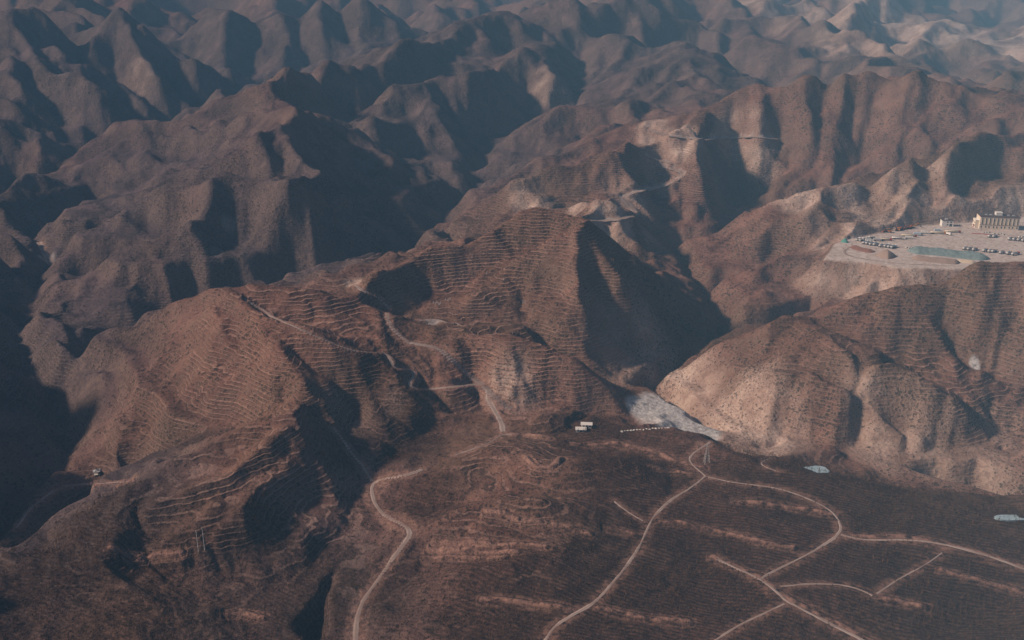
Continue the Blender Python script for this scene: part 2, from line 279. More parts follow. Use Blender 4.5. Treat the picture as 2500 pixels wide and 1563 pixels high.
# ---------------------------------------------------------------- solve the height field on a fan grid (s = x / y, l = ln y)
S0, S1, L0, L1 = -0.95, 0.95, math.log(250), math.log(9500)
def grid(n):
    ns = int((S1-S0)/n)+1; nl = int((L1-L0)/n)+1
    return ns, nl
def raster(curves, n, ns, nl, val):
    acc = np.zeros((nl, ns)); cnt = np.zeros((nl, ns))
    for c in curves:
        for (x0, y0, z0), (x1, y1, z1) in zip(c[:-1], c[1:]):
            a0, b0, a1, b1 = x0/y0, math.log(y0), x1/y1, math.log(y1)
            m = int(max(abs(a1-a0), abs(b1-b0))/n*2)+2
            t = np.linspace(0, 1, m)
            i = np.round((b0+(b1-b0)*t-L0)/n).astype(int); j = np.round((a0+(a1-a0)*t-S0)/n).astype(int)
            z = z0+(z1-z0)*t
            ok = (i >= 0) & (i < nl) & (j >= 0) & (j < ns)
            np.add.at(acc, (i[ok], j[ok]), z[ok] if val is None else val); np.add.at(cnt, (i[ok], j[ok]), 1)
    return acc, cnt
def zoom2(a, nl, ns):
    i = np.linspace(0, a.shape[0]-1, nl); j = np.linspace(0, a.shape[1]-1, ns)
    i0 = np.minimum(i.astype(int), a.shape[0]-2); j0 = np.minimum(j.astype(int), a.shape[1]-2); fi = (i-i0)[:, None]; fj = (j-j0)[None]
    A = a[i0][:, j0]; B = a[i0+1][:, j0]; Cc = a[i0][:, j0+1]; D = a[i0+1][:, j0+1]
    return (A*(1-fj)+Cc*fj)*(1-fi)+(B*(1-fj)+D*fj)*fi
def relax(z, mask, fix, it):
    for _ in range(it):
        p = np.pad(z, 1, mode='edge')
        z = 0.25*(p[:-2, 1:-1]+p[2:, 1:-1]+p[1:-1, :-2]+p[1:-1, 2:])
        z = np.where(mask, fix, z)
    return z
def harmonic(sets, n0=0.0026, levels=6):
    z = None
    for k in range(levels-1, -1, -1):
        n = n0*2**k; ns, nl = grid(n); A = np.zeros((nl, ns)); Nn = np.zeros((nl, ns))
        for cv, val in sets:
            a, c = raster(cv, n, ns, nl, val); A += a; Nn += c
        m = Nn > 0; fix = np.where(m, A/np.maximum(Nn, 1), 0)
        if z is None: z = np.full((nl, ns), fix[m].mean())
        else: z = zoom2(z, nl, ns)
        z = relax(z, m, fix, 200 if k > 1 else (90 if k else 50))
    return z
def blur(z, k):
    for _ in range(k):
        p = np.pad(z, 1, mode='edge'); z = (p[:-2, 1:-1]+2*z+p[2:, 1:-1])/4
        p = np.pad(z, 1, mode='edge'); z = (p[1:-1, :-2]+2*z+p[1:-1, 2:])/4
    return z
N0 = 0.0026
# beyond the drawn hills a coarse random relief keeps the country going
rr = np.random.RandomState(5)
for k in range(80):
    y = 3400*math.exp(rr.rand()*0.95); s = -0.9+1.8*rr.rand(); zz = 165+10*(y-3400)/5000+rr.rand()*70
    y1 = y*(1+0.10*rr.randn()); s1 = s+0.16*(rr.rand()+0.3)
    if s > 0.40: zz -= 90
    RIDS.append([(s*y, y, zz), ((s+s1)/2*(y+y1)/2, (y+y1)/2+60, zz+rr.rand()*25), (s1*y1, y1, zz-40)])
    yv = y*1.10; VALS.append([(s*yv, yv, zz-110), (s1*y1*1.08, y1*1.08, zz-150)])
for sx in (-1, 1):                              # and to either side of the frame
    for k in range(16):
        y = 420*math.exp(k*0.19); s = sx*(0.70+0.02*(k % 3)); zt = 40+(k % 4)*22+min(k*4, 50)
        RIDS.append([(s*y, y, zt), (s*1.16*y*1.02, y*1.02, zt+18), (s*1.35*y, y, zt-5)])
        VALS.append([(s*y*1.09, y*1.09, zt-85), (s*1.35*y*1.09, y*1.09, zt-80)])
def nearest(curves):                             # distance on the fan grid to the nearest drawn line (jump flooding)
    ns, nl = grid(N0); a, c = raster(curves, N0, ns, nl, 1.0); m = c > 0
    I, J = np.meshgrid(np.arange(nl), np.arange(ns), indexing='ij'); big = 10**6
    si = np.where(m, I, -big); sj = np.where(m, J, -big); d = np.where(m, 0.0, 1e18)
    for st in (256, 128, 64, 32, 16, 8, 4, 2, 1, 1):
        pi = np.pad(si, st, constant_values=-big); pj = np.pad(sj, st, constant_values=-big)
        for a in (-st, 0, st):
            for b in (-st, 0, st):
                if a == 0 and b == 0: continue
                ci = pi[st+a:st+a+nl, st+b:st+b+ns]; cj = pj[st+a:st+a+nl, st+b:st+b+ns]
                dd = (ci-I)**2.0+(cj-J)**2.0; k = dd < d
                d = np.where(k, dd, d); si = np.where(k, ci, si); sj = np.where(k, cj, sj)
    return np.sqrt(d)
zr = blur(harmonic([(RIDS, None)]), 3); zv = blur(harmonic([(VALS, None)]), 3)
dR, dV = nearest(RIDS), nearest(VALS)
NL, NS = zr.shape
lg = L0+np.arange(NL)*N0; sg = S0+np.arange(NS)*N0
tt = blur(dV/np.maximum(dV+dR, 1e-6), 1)
g = np.sin(np.clip(tt, 0, 1)*math.pi/2)
Z = zv+(zr-zv)*(0.45*g+0.55*tt)
Z = blur(Z, 5)
YG = np.exp(lg)[:, None]*np.ones((1, NS)); XG = YG*sg[None]; DX = YG*N0
def talus(z, lim, it):
    for _ in range(it):
        for ax, st in ((0, 1), (1, 1)):
            d = np.diff(z, axis=ax); h = (DX[:-1] if ax == 0 else DX[:, :-1])*lim
            e = np.sign(d)*np.maximum(np.abs(d)-h, 0)*0.22
            if ax == 0: z[:-1] += e; z[1:] -= e
            else: z[:, :-1] += e; z[:, 1:] -= e
    return z
Z = talus(Z, 0.72, 60)
Zs = Z.copy()                                    # the far country stands up more steeply
for q in (16, 8, 4):
    c_ = blur(Zs[::q, ::q], 6); Zs = zoom2(c_, NL, NS)
Z = Zs+(Z-Zs)*(1+0.15*np.clip((YG-900)/500, 0, 1)+0.42*np.clip((YG-1500)/900, 0, 1))
def ridged(x, y, wl, o=3): return 0.45-1.9*np.abs(fbm(x, y, wl, o))
Z += np.clip((YG-1500)/900, 0, 1)*9*ridged(XG, YG*1.0+XG*.5, 230)
Z += np.clip((YG-2900)/1200, 0, 1)*120*ridged(XG+400, YG+XG*.4, 1000, 4)
def soft(z, q, k): return zoom2(blur(z[::q, ::q], k), NL, NS)
Z = Z+(Z-soft(Z, 4, 12))*(0.12+0.38*np.clip((YG-850)/350, 0, 1)+0.2*np.clip((YG-1080)/120, 0, 1)*np.clip((2000-YG)/250, 0, 1)*np.clip((-.11-XG/YG)/.05, 0, 1))
Z = talus(Z, 0.95, 30)
mid_ = 4*np.clip(tt, 0, 1)*(1-np.clip(tt, 0, 1)); hr = np.clip((zr-zv)/60, .25, 1.6)
PX, PL = sg[None]*1000+0*YG, lg[:, None]*1000+0*YG          # wavelengths that grow with distance, like the drawn lines
Z += (mid_*.85+.15)*np.clip(hr, .35, 1.3)*YG/1000*np.clip((YG-450)/650, .6, 1)*(24*ridged(PX+.2*PL, PL, 76, 2)+25*ridged(PX+300, PL-.2*PX, 40, 2))*np.where((YG < 640) & (XG > -40), .12, 1)*np.clip((YG-330)/350, .3, 1)
Z += np.clip(YG/900, 0.5, 2.5)*(5.0*fbm(XG, YG, 110, 3)+1.6*fbm(XG+55, YG, 36, 2))+1.2*fbm(XG+900, YG, 14, 3)
import heapq
def erode(z, kdt, m_exp=0.45):
    """priority-flood drainage, then one implicit stream-power step"""
    nl, ns = z.shape; n = nl*ns; zf = z.ravel().tolist(); rec = [-1]*n; seen = bytearray(n); h = []; order = []
    for j in range(ns):
        for i in (0, nl-1): k = i*ns+j; h.append((zf[k], k)); seen[k] = 1
    for i in range(1, nl-1):
        for j in (0, ns-1): k = i*ns+j; h.append((zf[k], k)); seen[k] = 1
    heapq.heapify(h); push, pop = heapq.heappush, heapq.heappop; nb = (-ns, ns, -1, 1, -ns-1, -ns+1, ns-1, ns+1)
    while h:
        zz, k = pop(h); order.append(k)
        if k < ns or k >= n-ns or k % ns == 0 or k % ns == ns-1:
            cand = nb if ns < k < n-ns-1 else ()
            if not cand:
                cand = [d for d in nb if 0 <= k+d < n]
        else: cand = nb
        for d in cand:
            q = k+d
            if 0 <= q < n and not seen[q]:
                seen[q] = 1; v = zf[q]
                if v < zz: v = zz+1e-4; zf[q] = v
                rec[q] = k; push(h, (v, q))
    zf = np.array(zf).reshape(nl, ns); rc = np.array(rec)
    # steepest lower neighbour instead of the flood parent, where there is one
    best = np.full((nl, ns), 1e-3); idx = np.arange(n).reshape(nl, ns); r2 = rc.reshape(nl, ns).copy()
    for a in (-1, 0, 1):
        for b in (-1, 0, 1):
            if a == 0 and b == 0: continue
            dn = math.hypot(a, b); sl = (zf[1:-1, 1:-1]-zf[1+a:nl-1+a, 1+b:ns-1+b])/dn
            k = sl > best[1:-1, 1:-1]
            best[1:-1, 1:-1] = np.where(k, sl, best[1:-1, 1:-1]); r2[1:-1, 1:-1] = np.where(k, idx[1+a:nl-1+a, 1+b:ns-1+b], r2[1:-1, 1:-1])
    rec = r2.ravel().tolist(); zz = zf.ravel(); od = np.argsort(zz, kind='stable').tolist()
    A = (DX*DX).ravel().tolist()
    for k in reversed(od):
        r = rec[k]
        if r >= 0: A[r] += A[k]
    A = np.array(A); F = (kdt*np.minimum(A, 4e5)**m_exp/DX.ravel()).tolist(); zl = zz.tolist()
    for k in od:
        r = rec[k]
        if r >= 0: zl[k] = (zl[k]+F[k]*zl[r])/(1+F[k])
    fill = zf-z; keep = fill*np.exp(-(fill/7.0)**2)
    return z+keep-(zf-np.array(zl).reshape(nl, ns)), A.reshape(nl, ns)
for k in range(6):
    Z, AREA = erode(Z, 0.05)
    Z = talus(Z, 0.85, 8)
Z = blur(Z, 1)

# ---------------------------------------------------------------- fine terrain grid, yard, roads, banks
LF = np.arange(L0+0.01, L1-0.02, 0.0020)
sc_mid = np.arange(-0.66, 0.6601, 0.00115); sc_out = np.arange(0.664, 0.94, 0.004)
SF = np.concatenate([-sc_out[::-1], sc_mid, sc_out])
def samp_grid(Zg, s, l):
    i = np.clip((l-L0)/N0, 0, NL-2.001); j = np.clip((s-S0)/N0, 0, NS-2.001); i0 = i.astype(int); j0 = j.astype(int); fi = i-i0; fj = j-j0
    return (Zg[i0, j0]*(1-fj)+Zg[i0, j0+1]*fj)*(1-fi)+(Zg[i0+1, j0]*(1-fj)+Zg[i0+1, j0+1]*fj)*fi
LLf, SSf = np.meshgrid(LF, SF, indexing='ij'); YF = np.exp(LLf); XF = YF*SSf
ZF = samp_grid(Z, SSf, LLf)
ZF = blur(ZF, 1)
def height(x, y):                                # terrain height anywhere
    s = np.asarray(x, float)/np.asarray(y, float); l = np.log(y)
    i = np.clip((l-LF[0])/0.0020, 0, len(LF)-1.001); j = np.clip(np.interp(s, SF, np.arange(len(SF))), 0, len(SF)-1.001)
    i0 = i.astype(int); j0 = j.astype(int); fi = i-i0; fj = j-j0
    return (ZF[i0, j0]*(1-fj)+ZF[i0, j0+1]*fj)*(1-fi)+(ZF[i0+1, j0]*(1-fj)+ZF[i0+1, j0+1]*fj)*fi
_ly = np.linspace(LF[0], LF[-1], 5000); _yy = np.exp(_ly)
def hit(u, v):                                   # where the sight line through a photo point meets the ground
    q = (v-781.5)/FPX; s = (u-1250.0)/FPX/(cP-q*sP); zr_ = HC-_yy*(sP+q*cP)/(cP-q*sP)
    h = height(_yy*s, _yy); k = int(np.argmax(h > zr_))
    if k == 0: k = len(_yy)-1
    y = _yy[k]; return (s*y, y, float(h[k]))
def seg_dist(px, py, poly, closed=False):
    d = np.full(px.shape, 1e9); pts = poly+[poly[0]] if closed else poly
    for (x0, y0), (x1, y1) in zip(pts[:-1], pts[1:]):
        dx, dy = x1-x0, y1-y0; t = np.clip(((px-x0)*dx+(py-y0)*dy)/(dx*dx+dy*dy+1e-9), 0, 1)
        d = np.minimum(d, np.hypot(px-x0-t*dx, py-y0-t*dy))
    return d
def inside(px, py, poly):
    r = np.zeros(px.shape, bool); n = len(poly)
    for a in range(n):
        x0, y0 = poly[a]; x1, y1 = poly[(a+1) % n]
        c = ((y0 > py) != (y1 > py)) & (px < (x1-x0)*(py-y0)/((y1-y0) or 1e-9)+x0); r ^= c
    return r
YARD = [W(*p, 0)[:2] for p in ((2040, 596), (2077, 583), (2165, 567), (2249, 552), (2345, 546), (2500, 530), (2900, 520), (2900, 690), (2480, 662), (2345, 657), (2195, 653), (2109, 639), (2060, 636), (2015, 632), (2030, 612))]
bx = (YF > 850) & (YF < 1500) & (XF > 250) & (XF < 900)
bi = np.where(bx); px, py = XF[bi], YF[bi]; din = inside(px, py, YARD); dd = seg_dist(px, py, YARD, True); zz = ZF[bi]
nz = 1.5*fbm(px, py, 22, 3)
up = np.maximum(dd-1.5+nz, 0)*1.25; dn = -np.maximum(dd-1.0+nz, 0)*0.95
back = py > 1060
zo = np.where(back, np.minimum(np.maximum(zz, -dd*0.3), up), np.maximum(np.minimum(zz, 0.2), dn))
zo = np.where(dd > 45, zz+(zo-zz)*np.clip((75-dd)/30, 0, 1), zo)
ZF[bi] = np.where(din, 0.12*fbm(px, py, 18, 3), zo)
FL = np.zeros_like(ZF); FL[bi] = np.where(din, 1.0, np.clip(1-dd/2.5, 0, 1)); CUT = np.zeros_like(ZF); CUT[bi] = np.where(~din & (dd < 42), np.clip(1-(dd-20)/22, 0, 1), 0)*np.clip(0.7+fbm(px, py, 30, 2), 0, 1)
def densify(pts, step):
    out = [pts[0]]
    for a, b in zip(pts[:-1], pts[1:]):
        n = max(1, int(math.dist(a[:2], b[:2])/step))
        for k in range(1, n+1): out.append(tuple(a[i]+(b[i]-a[i])*k/n for i in range(len(a))))
    return np.array(out)
def smooth_line(p, k):
    for _ in range(k):
        q = p.copy(); q[1:-1] = (p[:-2]+2*p[1:-1]+p[2:])/4; p = q
    return p
def stamp(line, r0, r1, mode, amp=0.0, attr=None, val=1.0):
    """line: n x 3 world points; pulls the ground to the line (mode 'flat') or adds a bank (mode 'add')"""
    best = {}
    for x, y, z in line:
        l = math.log(y); s = x/y; a = int((l-LF[0])/0.0020); n = int(r1/(0.0020*y))+2
        b = int(np.searchsorted(SF, s)); m = int(r1/(0.00115*y))+2
        i0, i1, j0, j1 = max(a-n, 0), min(a+n+1, len(LF)), max(b-m, 0), min(b+m+1, len(SF))
        if i1 <= i0 or j1 <= j0: continue
        d = np.hypot(XF[i0:i1, j0:j1]-x, YF[i0:i1, j0:j1]-y); sl = (slice(i0, i1), slice(j0, j1))
        cur = _D[sl]; k = d < cur; _D[sl] = np.where(k, d, cur); _ZL[sl] = np.where(k, z, _ZL[sl])
    k = _D < r1; w = np.clip((r1-_D[k])/(r1-r0), 0, 1); w = w*w*(3-2*w)
    if mode == 'flat': ZF[k] += (_ZL[k]-ZF[k])*w
    else: ZF[k] += amp*w*(0.75+0.6*fbm(XF[k], YF[k], 9, 2))
    if attr is not None:
        attr[k] = np.maximum(attr[k], val*w)
    _D[k] = 1e9
_D = np.full(ZF.shape, 1e9); _ZL = np.zeros_like(ZF)
BARE = np.zeros_like(ZF)
BANKS = '''1.8|1600,1275 1650,1278 1700,1288 1760,1300 1830,1318 1880,1330 1935,1338
1.8|1285,1277 1330,1280 1390,1290 1440,1306
1.4|1485,1292 1520,1298 1560,1308
1.2|1800,1224 1850,1228 1920,1240 1990,1250 2040,1258
1.5|1400,1083 1450,1088 1520,1085 1590,1100 1660,1130 1715,1145
1.2|1590,1140 1620,1150 1700,1156
1.6|1860,1418 1900,1450 1960,1483 2040,1522 2130,1570
1.4|1740,1360 1800,1387 1850,1410
1.8|2060,1310 2130,1312 2210,1312 2290,1328 2380,1350 2500,1385
1.4|2150,1462 2200,1470 2255,1485
1.2|2300,1395 2380,1415 2480,1440 2500,1450
1.2|1180,1465 1240,1468 1300,1476 1350,1480 1400,1490
1.2|1460,1482 1520,1498 1590,1512 1680,1520
1.4|1190,1250 1230,1255 1260,1270
1.0|1060,1330 1150,1326 1250,1328 1330,1335
1.0|1050,1345 1150,1344 1260,1346
1.0|1040,1362 1150,1362 1230,1360
1.2|270,1340 310,1355 370,1362 440,1355
1.3|560,1500 600,1498 640,1510
1.2|1240,1062 1290,1063 1340,1070
1.5|1280,1115 1310,1140 1345,1142 1370,1120'''
for ln in BANKS.splitlines():
    a, t = ln.split('|'); pts = [hit(*[float(q) for q in p.split(',')]) for p in t.split()]
    stamp(densify(pts, 1.2), 0.6, 3.2, 'add', float(a), BARE, 0.9)
ROADS = '''4.6|868,1590 868,1540 872,1500 885,1465 915,1430 940,1390 960,1360 985,1330 1008,1305 1010,1293 998,1283 960,1272 930,1255 912,1225 905,1195 908,1176 925,1170 965,1165 1000,1157 1030,1147
2.6|1110,1112 1150,1098 1185,1085 1225,1064 1250,1062
3.2|908,1176 888,1140 860,1110 840,1080 825,1055 812,1045
4.2|1228,1055 1226,1035 1215,1015 1198,990 1184,970 1184,958 1192,950
4.6|1248,999 1225,990 1205,968 1185,948 1165,930 1130,905 1100,880 1085,857 1075,850 1040,843 1000,838
3.4|1000,838 975,825 955,800 943,780 945,765 950,755 940,737 930,722 905,715 880,708 868,696
3.0|1180,938 1150,941 1100,945 1050,952 1012,951 997,943 1002,930 1015,915 1015,903 1000,900 960,898 956,885 950,870 930,862
2.6|925,862 890,860 856,857 820,842 781,827 725,800 670,775 630,752 605,736
5.0|1440,538 1507,537 1540,527 1550,518 1540,506 1525,492 1518,478 1560,468 1600,458 1637,450 1655,435 1675,421 1640,412 1600,403
5.0|1637,398 1600,388 1563,376
5.5|1590,318 1610,328 1640,333 1700,340 1745,340 1800,334 1850,337 1893,340
3.2|1733,1080 1715,1092 1682,1113 1680,1125 1700,1145 1722,1163
3.0|1722,1163 1760,1173 1840,1185 1900,1192 1950,1208 2000,1230 2040,1253 2057,1275 2053,1305 2020,1325 1980,1350 1930,1375 1880,1400 1858,1413
3.0|1722,1163 1690,1190 1640,1218 1600,1255 1585,1275 1575,1310 1540,1370 1490,1430 1450,1475 1400,1500 1350,1530 1320,1585
3.0|1750,1365 1800,1390 1858,1413 1890,1440 1915,1465 1960,1490 2040,1530 2110,1566 2150,1590
3.4|2053,1305 2100,1320 2180,1318 2250,1320 2330,1335 2420,1360 2500,1390 2560,1410
2.4|1915,1475 1850,1505 1790,1535 1730,1575
2.0|1905,1432 1980,1425 2060,1428 2110,1442 2130,1455
2.0|2300,1350 2260,1380 2200,1410 2140,1450
2.0|1885,1118 1855,1128 1860,1140 1900,1152
2.4|1500,1225 1530,1250 1570,1272
3.0|40,1290 65,1255 100,1220 130,1200
2.6|155,1187 200,1182 260,1181 330,1176
4.0|95,592 105,610 120,640 125,662
3.0|1020,782 1060,783 1110,788 1130,795
3.4|2077,603 2060,613 2064,623 2100,632 2200,645 2330,650'''
ROADL = []
for ln in ROADS.splitlines():
    a, t = ln.split('|'); a = float(a); uv = densify([tuple(float(q) for q in p.split(',')) for p in t.split()], 7); runs = [[]]
    for q in uv:                                 # a track that dips behind a shoulder is built in the stretches seen
        h_ = hit(*q)
        if runs[-1] and (abs(h_[1]-runs[-1][-1][1]) > .035*h_[1]): runs.append([])
        runs[-1].append(h_)
    for r in runs:
        if len(r) < 4: continue
        d = densify(r, 2.0); d = smooth_line(d, 14); d[:, 2] = smooth_line(height(d[:, 0], d[:, 1])[:, None], 25)[:, 0]
        ROADL.append((a, d))
ZF0 = ZF.copy()
for a, d in ROADL: stamp(d, a*0.62, a*0.62+4.5, 'flat', attr=BARE, val=0.45)

# ---------------------------------------------------------------- ground cover maps, with painted shade and haze tones (world-space patches)
def patches(t):
    a = np.zeros_like(ZF)
    for ln in t.split(';'):
        u, v, r, val = [float(q) for q in ln.split(',')]; x, y, z = hit(u, v); rad = r*math.hypot(y, HC-z)/FPX
        d2 = ((XF-x)**2+((YF-y)*0.6)**2)/(rad*rad); a = np.maximum(a, val*np.exp(-d2*d2*0.8))
    return a
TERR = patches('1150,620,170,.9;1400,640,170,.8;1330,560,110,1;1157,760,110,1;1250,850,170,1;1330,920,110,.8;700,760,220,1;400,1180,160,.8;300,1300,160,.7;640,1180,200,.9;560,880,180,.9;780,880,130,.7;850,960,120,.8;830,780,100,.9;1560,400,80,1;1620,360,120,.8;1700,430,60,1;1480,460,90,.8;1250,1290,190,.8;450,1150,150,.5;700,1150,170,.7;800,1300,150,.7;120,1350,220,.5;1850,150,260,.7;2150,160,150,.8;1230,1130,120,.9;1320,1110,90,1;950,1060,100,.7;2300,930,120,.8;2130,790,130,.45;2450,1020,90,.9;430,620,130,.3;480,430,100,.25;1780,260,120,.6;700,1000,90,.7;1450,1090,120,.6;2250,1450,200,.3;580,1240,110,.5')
PALE = patches('1530,490,55,.9;1610,435,50,.9;1495,545,50,1;1660,330,60,.9;1780,337,45,.8;1850,337,45,.9;1600,330,40,.8;1830,1045,105,1;1690,950,72,.85;1900,1085,85,.8;2130,1080,90,.75;2250,1110,90,.7;2380,1130,90,.5;1600,880,60,.35;1500,860,70,.4;1250,960,60,.5;1950,500,60,.95;2060,510,60,.75;1290,480,40,.9;1420,510,30,.9;1340,500,30,.8;870,690,26,1;1000,615,20,.8;1300,470,50,.6;2450,520,60,.7;2000,560,50,.6;2150,680,90,.9;1600,590,40,.25;2480,1070,70,.5;1720,400,40,.35;2250,60,200,.9;2050,30,180,.8;2420,110,200,.8;1900,20,120,.5;2100,110,110,.5;1980,1190,60,.4;2150,490,80,.5;2300,470,80,.4;960,990,26,.6;150,230,60,.2;330,220,50,.35;1350,190,50,.3')  # bare loess; the far right patches paint haze whitening into the colour
GRAV = patches('1600,1000,60,1;1650,1020,66,1;1700,1050,48,1;1560,990,36,1;2380,893,12,.8;2330,1195,40,.4;120,640,20,.3;530,620,24,.35;1060,785,24,.4;340,460,40,.25;560,540,20,.2')
PLANT = patches('2000,1300,330,1;1700,1400,330,1;2300,1450,330,1;1500,1480,260,1;1250,1480,200,.9;1600,1180,180,1;1450,1060,110,.9;2100,1200,160,.9;2450,1330,180,.9;1000,1440,140,.6;1000,1080,90,.8;1050,1240,80,.7;700,1500,160,.7;300,1480,200,.6;820,1100,60,.5;600,1370,130,.5;150,1370,200,.8;900,900,60,.5')
COOL_SHADE = patches('60,900,420,1;130,1280,330,.95;250,500,480,.95;700,480,380,.95;1050,380,330,.9;300,150,480,1;900,120,480,.9;1500,130,380,.75;750,1500,300,.6;500,700,180,.5;1950,100,300,.4;880,1120,160,.5')  # darker, cooler soil: left-side shade and far blueness put into the colour
TERR = np.maximum(TERR, .6*np.clip(.45+1.3*fbm(XF, YF, 160, 3), 0, 1)*(YF < 1500)*(1-PALE*.7))
_n = fbm(XF, YF, 60, 3); _e = lambda a, k: np.clip(a+k*_n*np.minimum(a*3, 1), 0, 1)
PALE = _e(PALE, .6); GRAV = np.clip((GRAV-0.3+0.5*_n)*2.5, 0, 1)*(GRAV > .05); PALE = np.maximum(PALE, CUT*0.9)
gy = np.gradient(ZF, axis=0)/(0.0020*YF); gx = np.gradient(ZF, axis=1)/np.gradient(XF, axis=1); STEEP = np.clip((np.hypot(gx, gy)-0.55)*2.2, 0, 1)

# ---------------------------------------------------------------- node helpers
def mat(name, col=(0.5, 0.5, 0.5), rough=0.8, metal=0.0, var=0.12, scale=2.0):
    m = bpy.data.materials.new(name); m.use_nodes = True; t = m.node_tree; b = t.nodes['Principled BSDF']
    b.inputs['Roughness'].default_value = rough; b.inputs['Metallic'].default_value = metal; b.inputs['Specular IOR Level'].default_value = 0.25
    g = t.nodes.new('ShaderNodeNewGeometry'); n = t.nodes.new('ShaderNodeTexNoise'); n.inputs['Scale'].default_value = scale; n.inputs['Detail'].default_value = 4
    t.links.new(g.outputs['Position'], n.inputs['Vector'])
    r = t.nodes.new('ShaderNodeMix'); r.data_type = 'RGBA'; r.inputs[6].default_value = (*[c*(1-var*2) for c in col], 1); r.inputs[7].default_value = (*[min(c*(1+var), 1) for c in col], 1)
    t.links.new(n.outputs['Fac'], r.inputs[0]); t.links.new(r.outputs[2], b.inputs['Base Color'])
    return m
class NT:
    def __init__(s, m): s.m = m; s.t = m.node_tree; s.b = s.t.nodes['Principled BSDF']; s.g = s.t.nodes.new('ShaderNodeNewGeometry'); s.P = s.g.outputs['Position']
    def link(s, a, b): s.t.links.new(a, b)
    def _in(s, sock, v):
        if isinstance(v, (int, float)): sock.default_value = v
        elif isinstance(v, tuple): sock.default_value = (*v, 1) if len(v) == 3 and sock.type == 'RGBA' else v
        else: s.link(v, sock)
    def noise(s, sc_, det=3, vec=None, rough=0.55, dist=0.0):
        n = s.t.nodes.new('ShaderNodeTexNoise'); n.inputs['Scale'].default_value = sc_; n.inputs['Detail'].default_value = det; n.inputs['Roughness'].default_value = rough; n.inputs['Distortion'].default_value = dist
        s.link(vec or s.P, n.inputs['Vector']); return n.outputs['Fac']
    def vor(s, sc_, vec=None, rnd=1.0):
        n = s.t.nodes.new('ShaderNodeTexVoronoi'); n.inputs['Scale'].default_value = sc_; n.inputs['Randomness'].default_value = rnd; s.link(vec or s.P, n.inputs['Vector']); return n.outputs['Distance'], n.outputs['Color']
    def math(s, op, a, b=0.0, c=0.0, clamp=False):
        n = s.t.nodes.new('ShaderNodeMath'); n.operation = op; n.use_clamp = clamp
        for k, v in enumerate((a, b, c)): s._in(n.inputs[k], v)
        return n.outputs[0]
    def ramp(s, v, lo, hi, a=0.0, b=1.0):
        n = s.t.nodes.new('ShaderNodeMapRange'); s._in(n.inputs[0], v); n.interpolation_type = 'SMOOTHSTEP'
        for k, q in enumerate((lo, hi, a, b)): n.inputs[k+1].default_value = q
        return n.outputs[0]
    def mix(s, f, a, b, mode='MIX'):
        n = s.t.nodes.new('ShaderNodeMix'); n.data_type = 'RGBA'; n.blend_type = mode; s._in(n.inputs[0], f); s._in(n.inputs[6], a); s._in(n.inputs[7], b); return n.outputs[2]
    def attr(s, name):
        n = s.t.nodes.new('ShaderNodeAttribute'); n.attribute_name = name; return n.outputs['Fac']
    def xyz(s, vec):
        n = s.t.nodes.new('ShaderNodeSeparateXYZ'); s.link(vec, n.inputs[0]); return n.outputs
    def comb(s, x, y, z):
        n = s.t.nodes.new('ShaderNodeCombineXYZ')
        for k, v in enumerate((x, y, z)): s._in(n.inputs[k], v)
        return n.outputs[0]
    def bump(s, h, dist, strength=1.0, nrm=None):
        n = s.t.nodes.new('ShaderNodeBump'); s.link(h, n.inputs['Height']); n.inputs['Distance'].default_value = dist; n.inputs['Strength'].default_value = strength
        if nrm is not None: s.link(nrm, n.inputs['Normal'])
        return n.outputs[0]
# the hills: reddish loess with dry scrub, contour terraces, pale bare cuts, gravel washes, dark planted plots; shade and haze tones painted in
gm = bpy.data.materials.new('loess_ground'); gm.use_nodes = True; N = NT(gm)
big = N.noise(0.006, 4); mid = N.noise(0.03, 4); sml = N.noise(0.22, 4); fine = N.noise(1.1, 3)
col = N.mix(N.ramp(mid, .35, .68), (0.150, 0.074, 0.055), (0.235, 0.122, 0.090))
col = N.mix(N.ramp(big, .42, .62, 0, .6), col, (0.120, 0.078, 0.050))
col = N.mix(N.math('MULTIPLY', N.attr('cool_shade'), .85), col, N.mix(N.ramp(mid, .35, .7), (0.066, 0.055, 0.064), (0.130, 0.100, 0.105)))  # painted shade and distance blueness, mixed into the soil colour
col = N.mix(N.math('MULTIPLY', N.attr('steep'), N.ramp(sml, .35, .65, .1, .55)), col, (0.215, 0.150, 0.115))
# dry scrub: little dark tufts, denser in patches
_nv = N.t.nodes.new('ShaderNodeTexNoise'); _nv.inputs['Scale'].default_value = .55; N.link(N.P, _nv.inputs['Vector']); _va = N.t.nodes.new('ShaderNodeVectorMath'); _va.operation = 'MULTIPLY_ADD'
N.link(_nv.outputs['Color'], _va.inputs[0]); _va.inputs[1].default_value = (3.2, 3.2, 3.2); N.link(N.P, _va.inputs[2]); wp = _va.outputs[0]
d1, c1 = N.vor(0.38, wp); d2, c2 = N.vor(0.95, wp)
pal = N.attr('pale'); gra = N.attr('gravel'); pln = N.attr('plant'); ter = N.attr('terrace'); bar = N.attr('bare'); yard = N.attr('yard')
dens = N.math('ADD', N.ramp(N.noise(0.018, 4), .30, .70, .20, .44), N.math('MULTIPLY', pln, .16))
dens = N.math('SUBTRACT', dens, N.math('MULTIPLY', pal, .10))
t1 = N.math('LESS_THAN', d1, N.math('MULTIPLY', dens, N.ramp(sml, .3, .7, .2, 1.55)))
t2 = N.math('LESS_THAN', d2, N.math('MULTIPLY', dens, N.ramp(fine, .3, .7, .5, 1.3)))
tuft = N.math('MAXIMUM', t1, N.math('MULTIPLY', t2, .8))
col = N.mix(N.math('MULTIPLY', pal, N.ramp(sml, .3, .6, .65, 1)), col, N.mix(N.ramp(mid, .35, .65), (0.38, 0.255, 0.20), (0.56, 0.42, 0.345)))
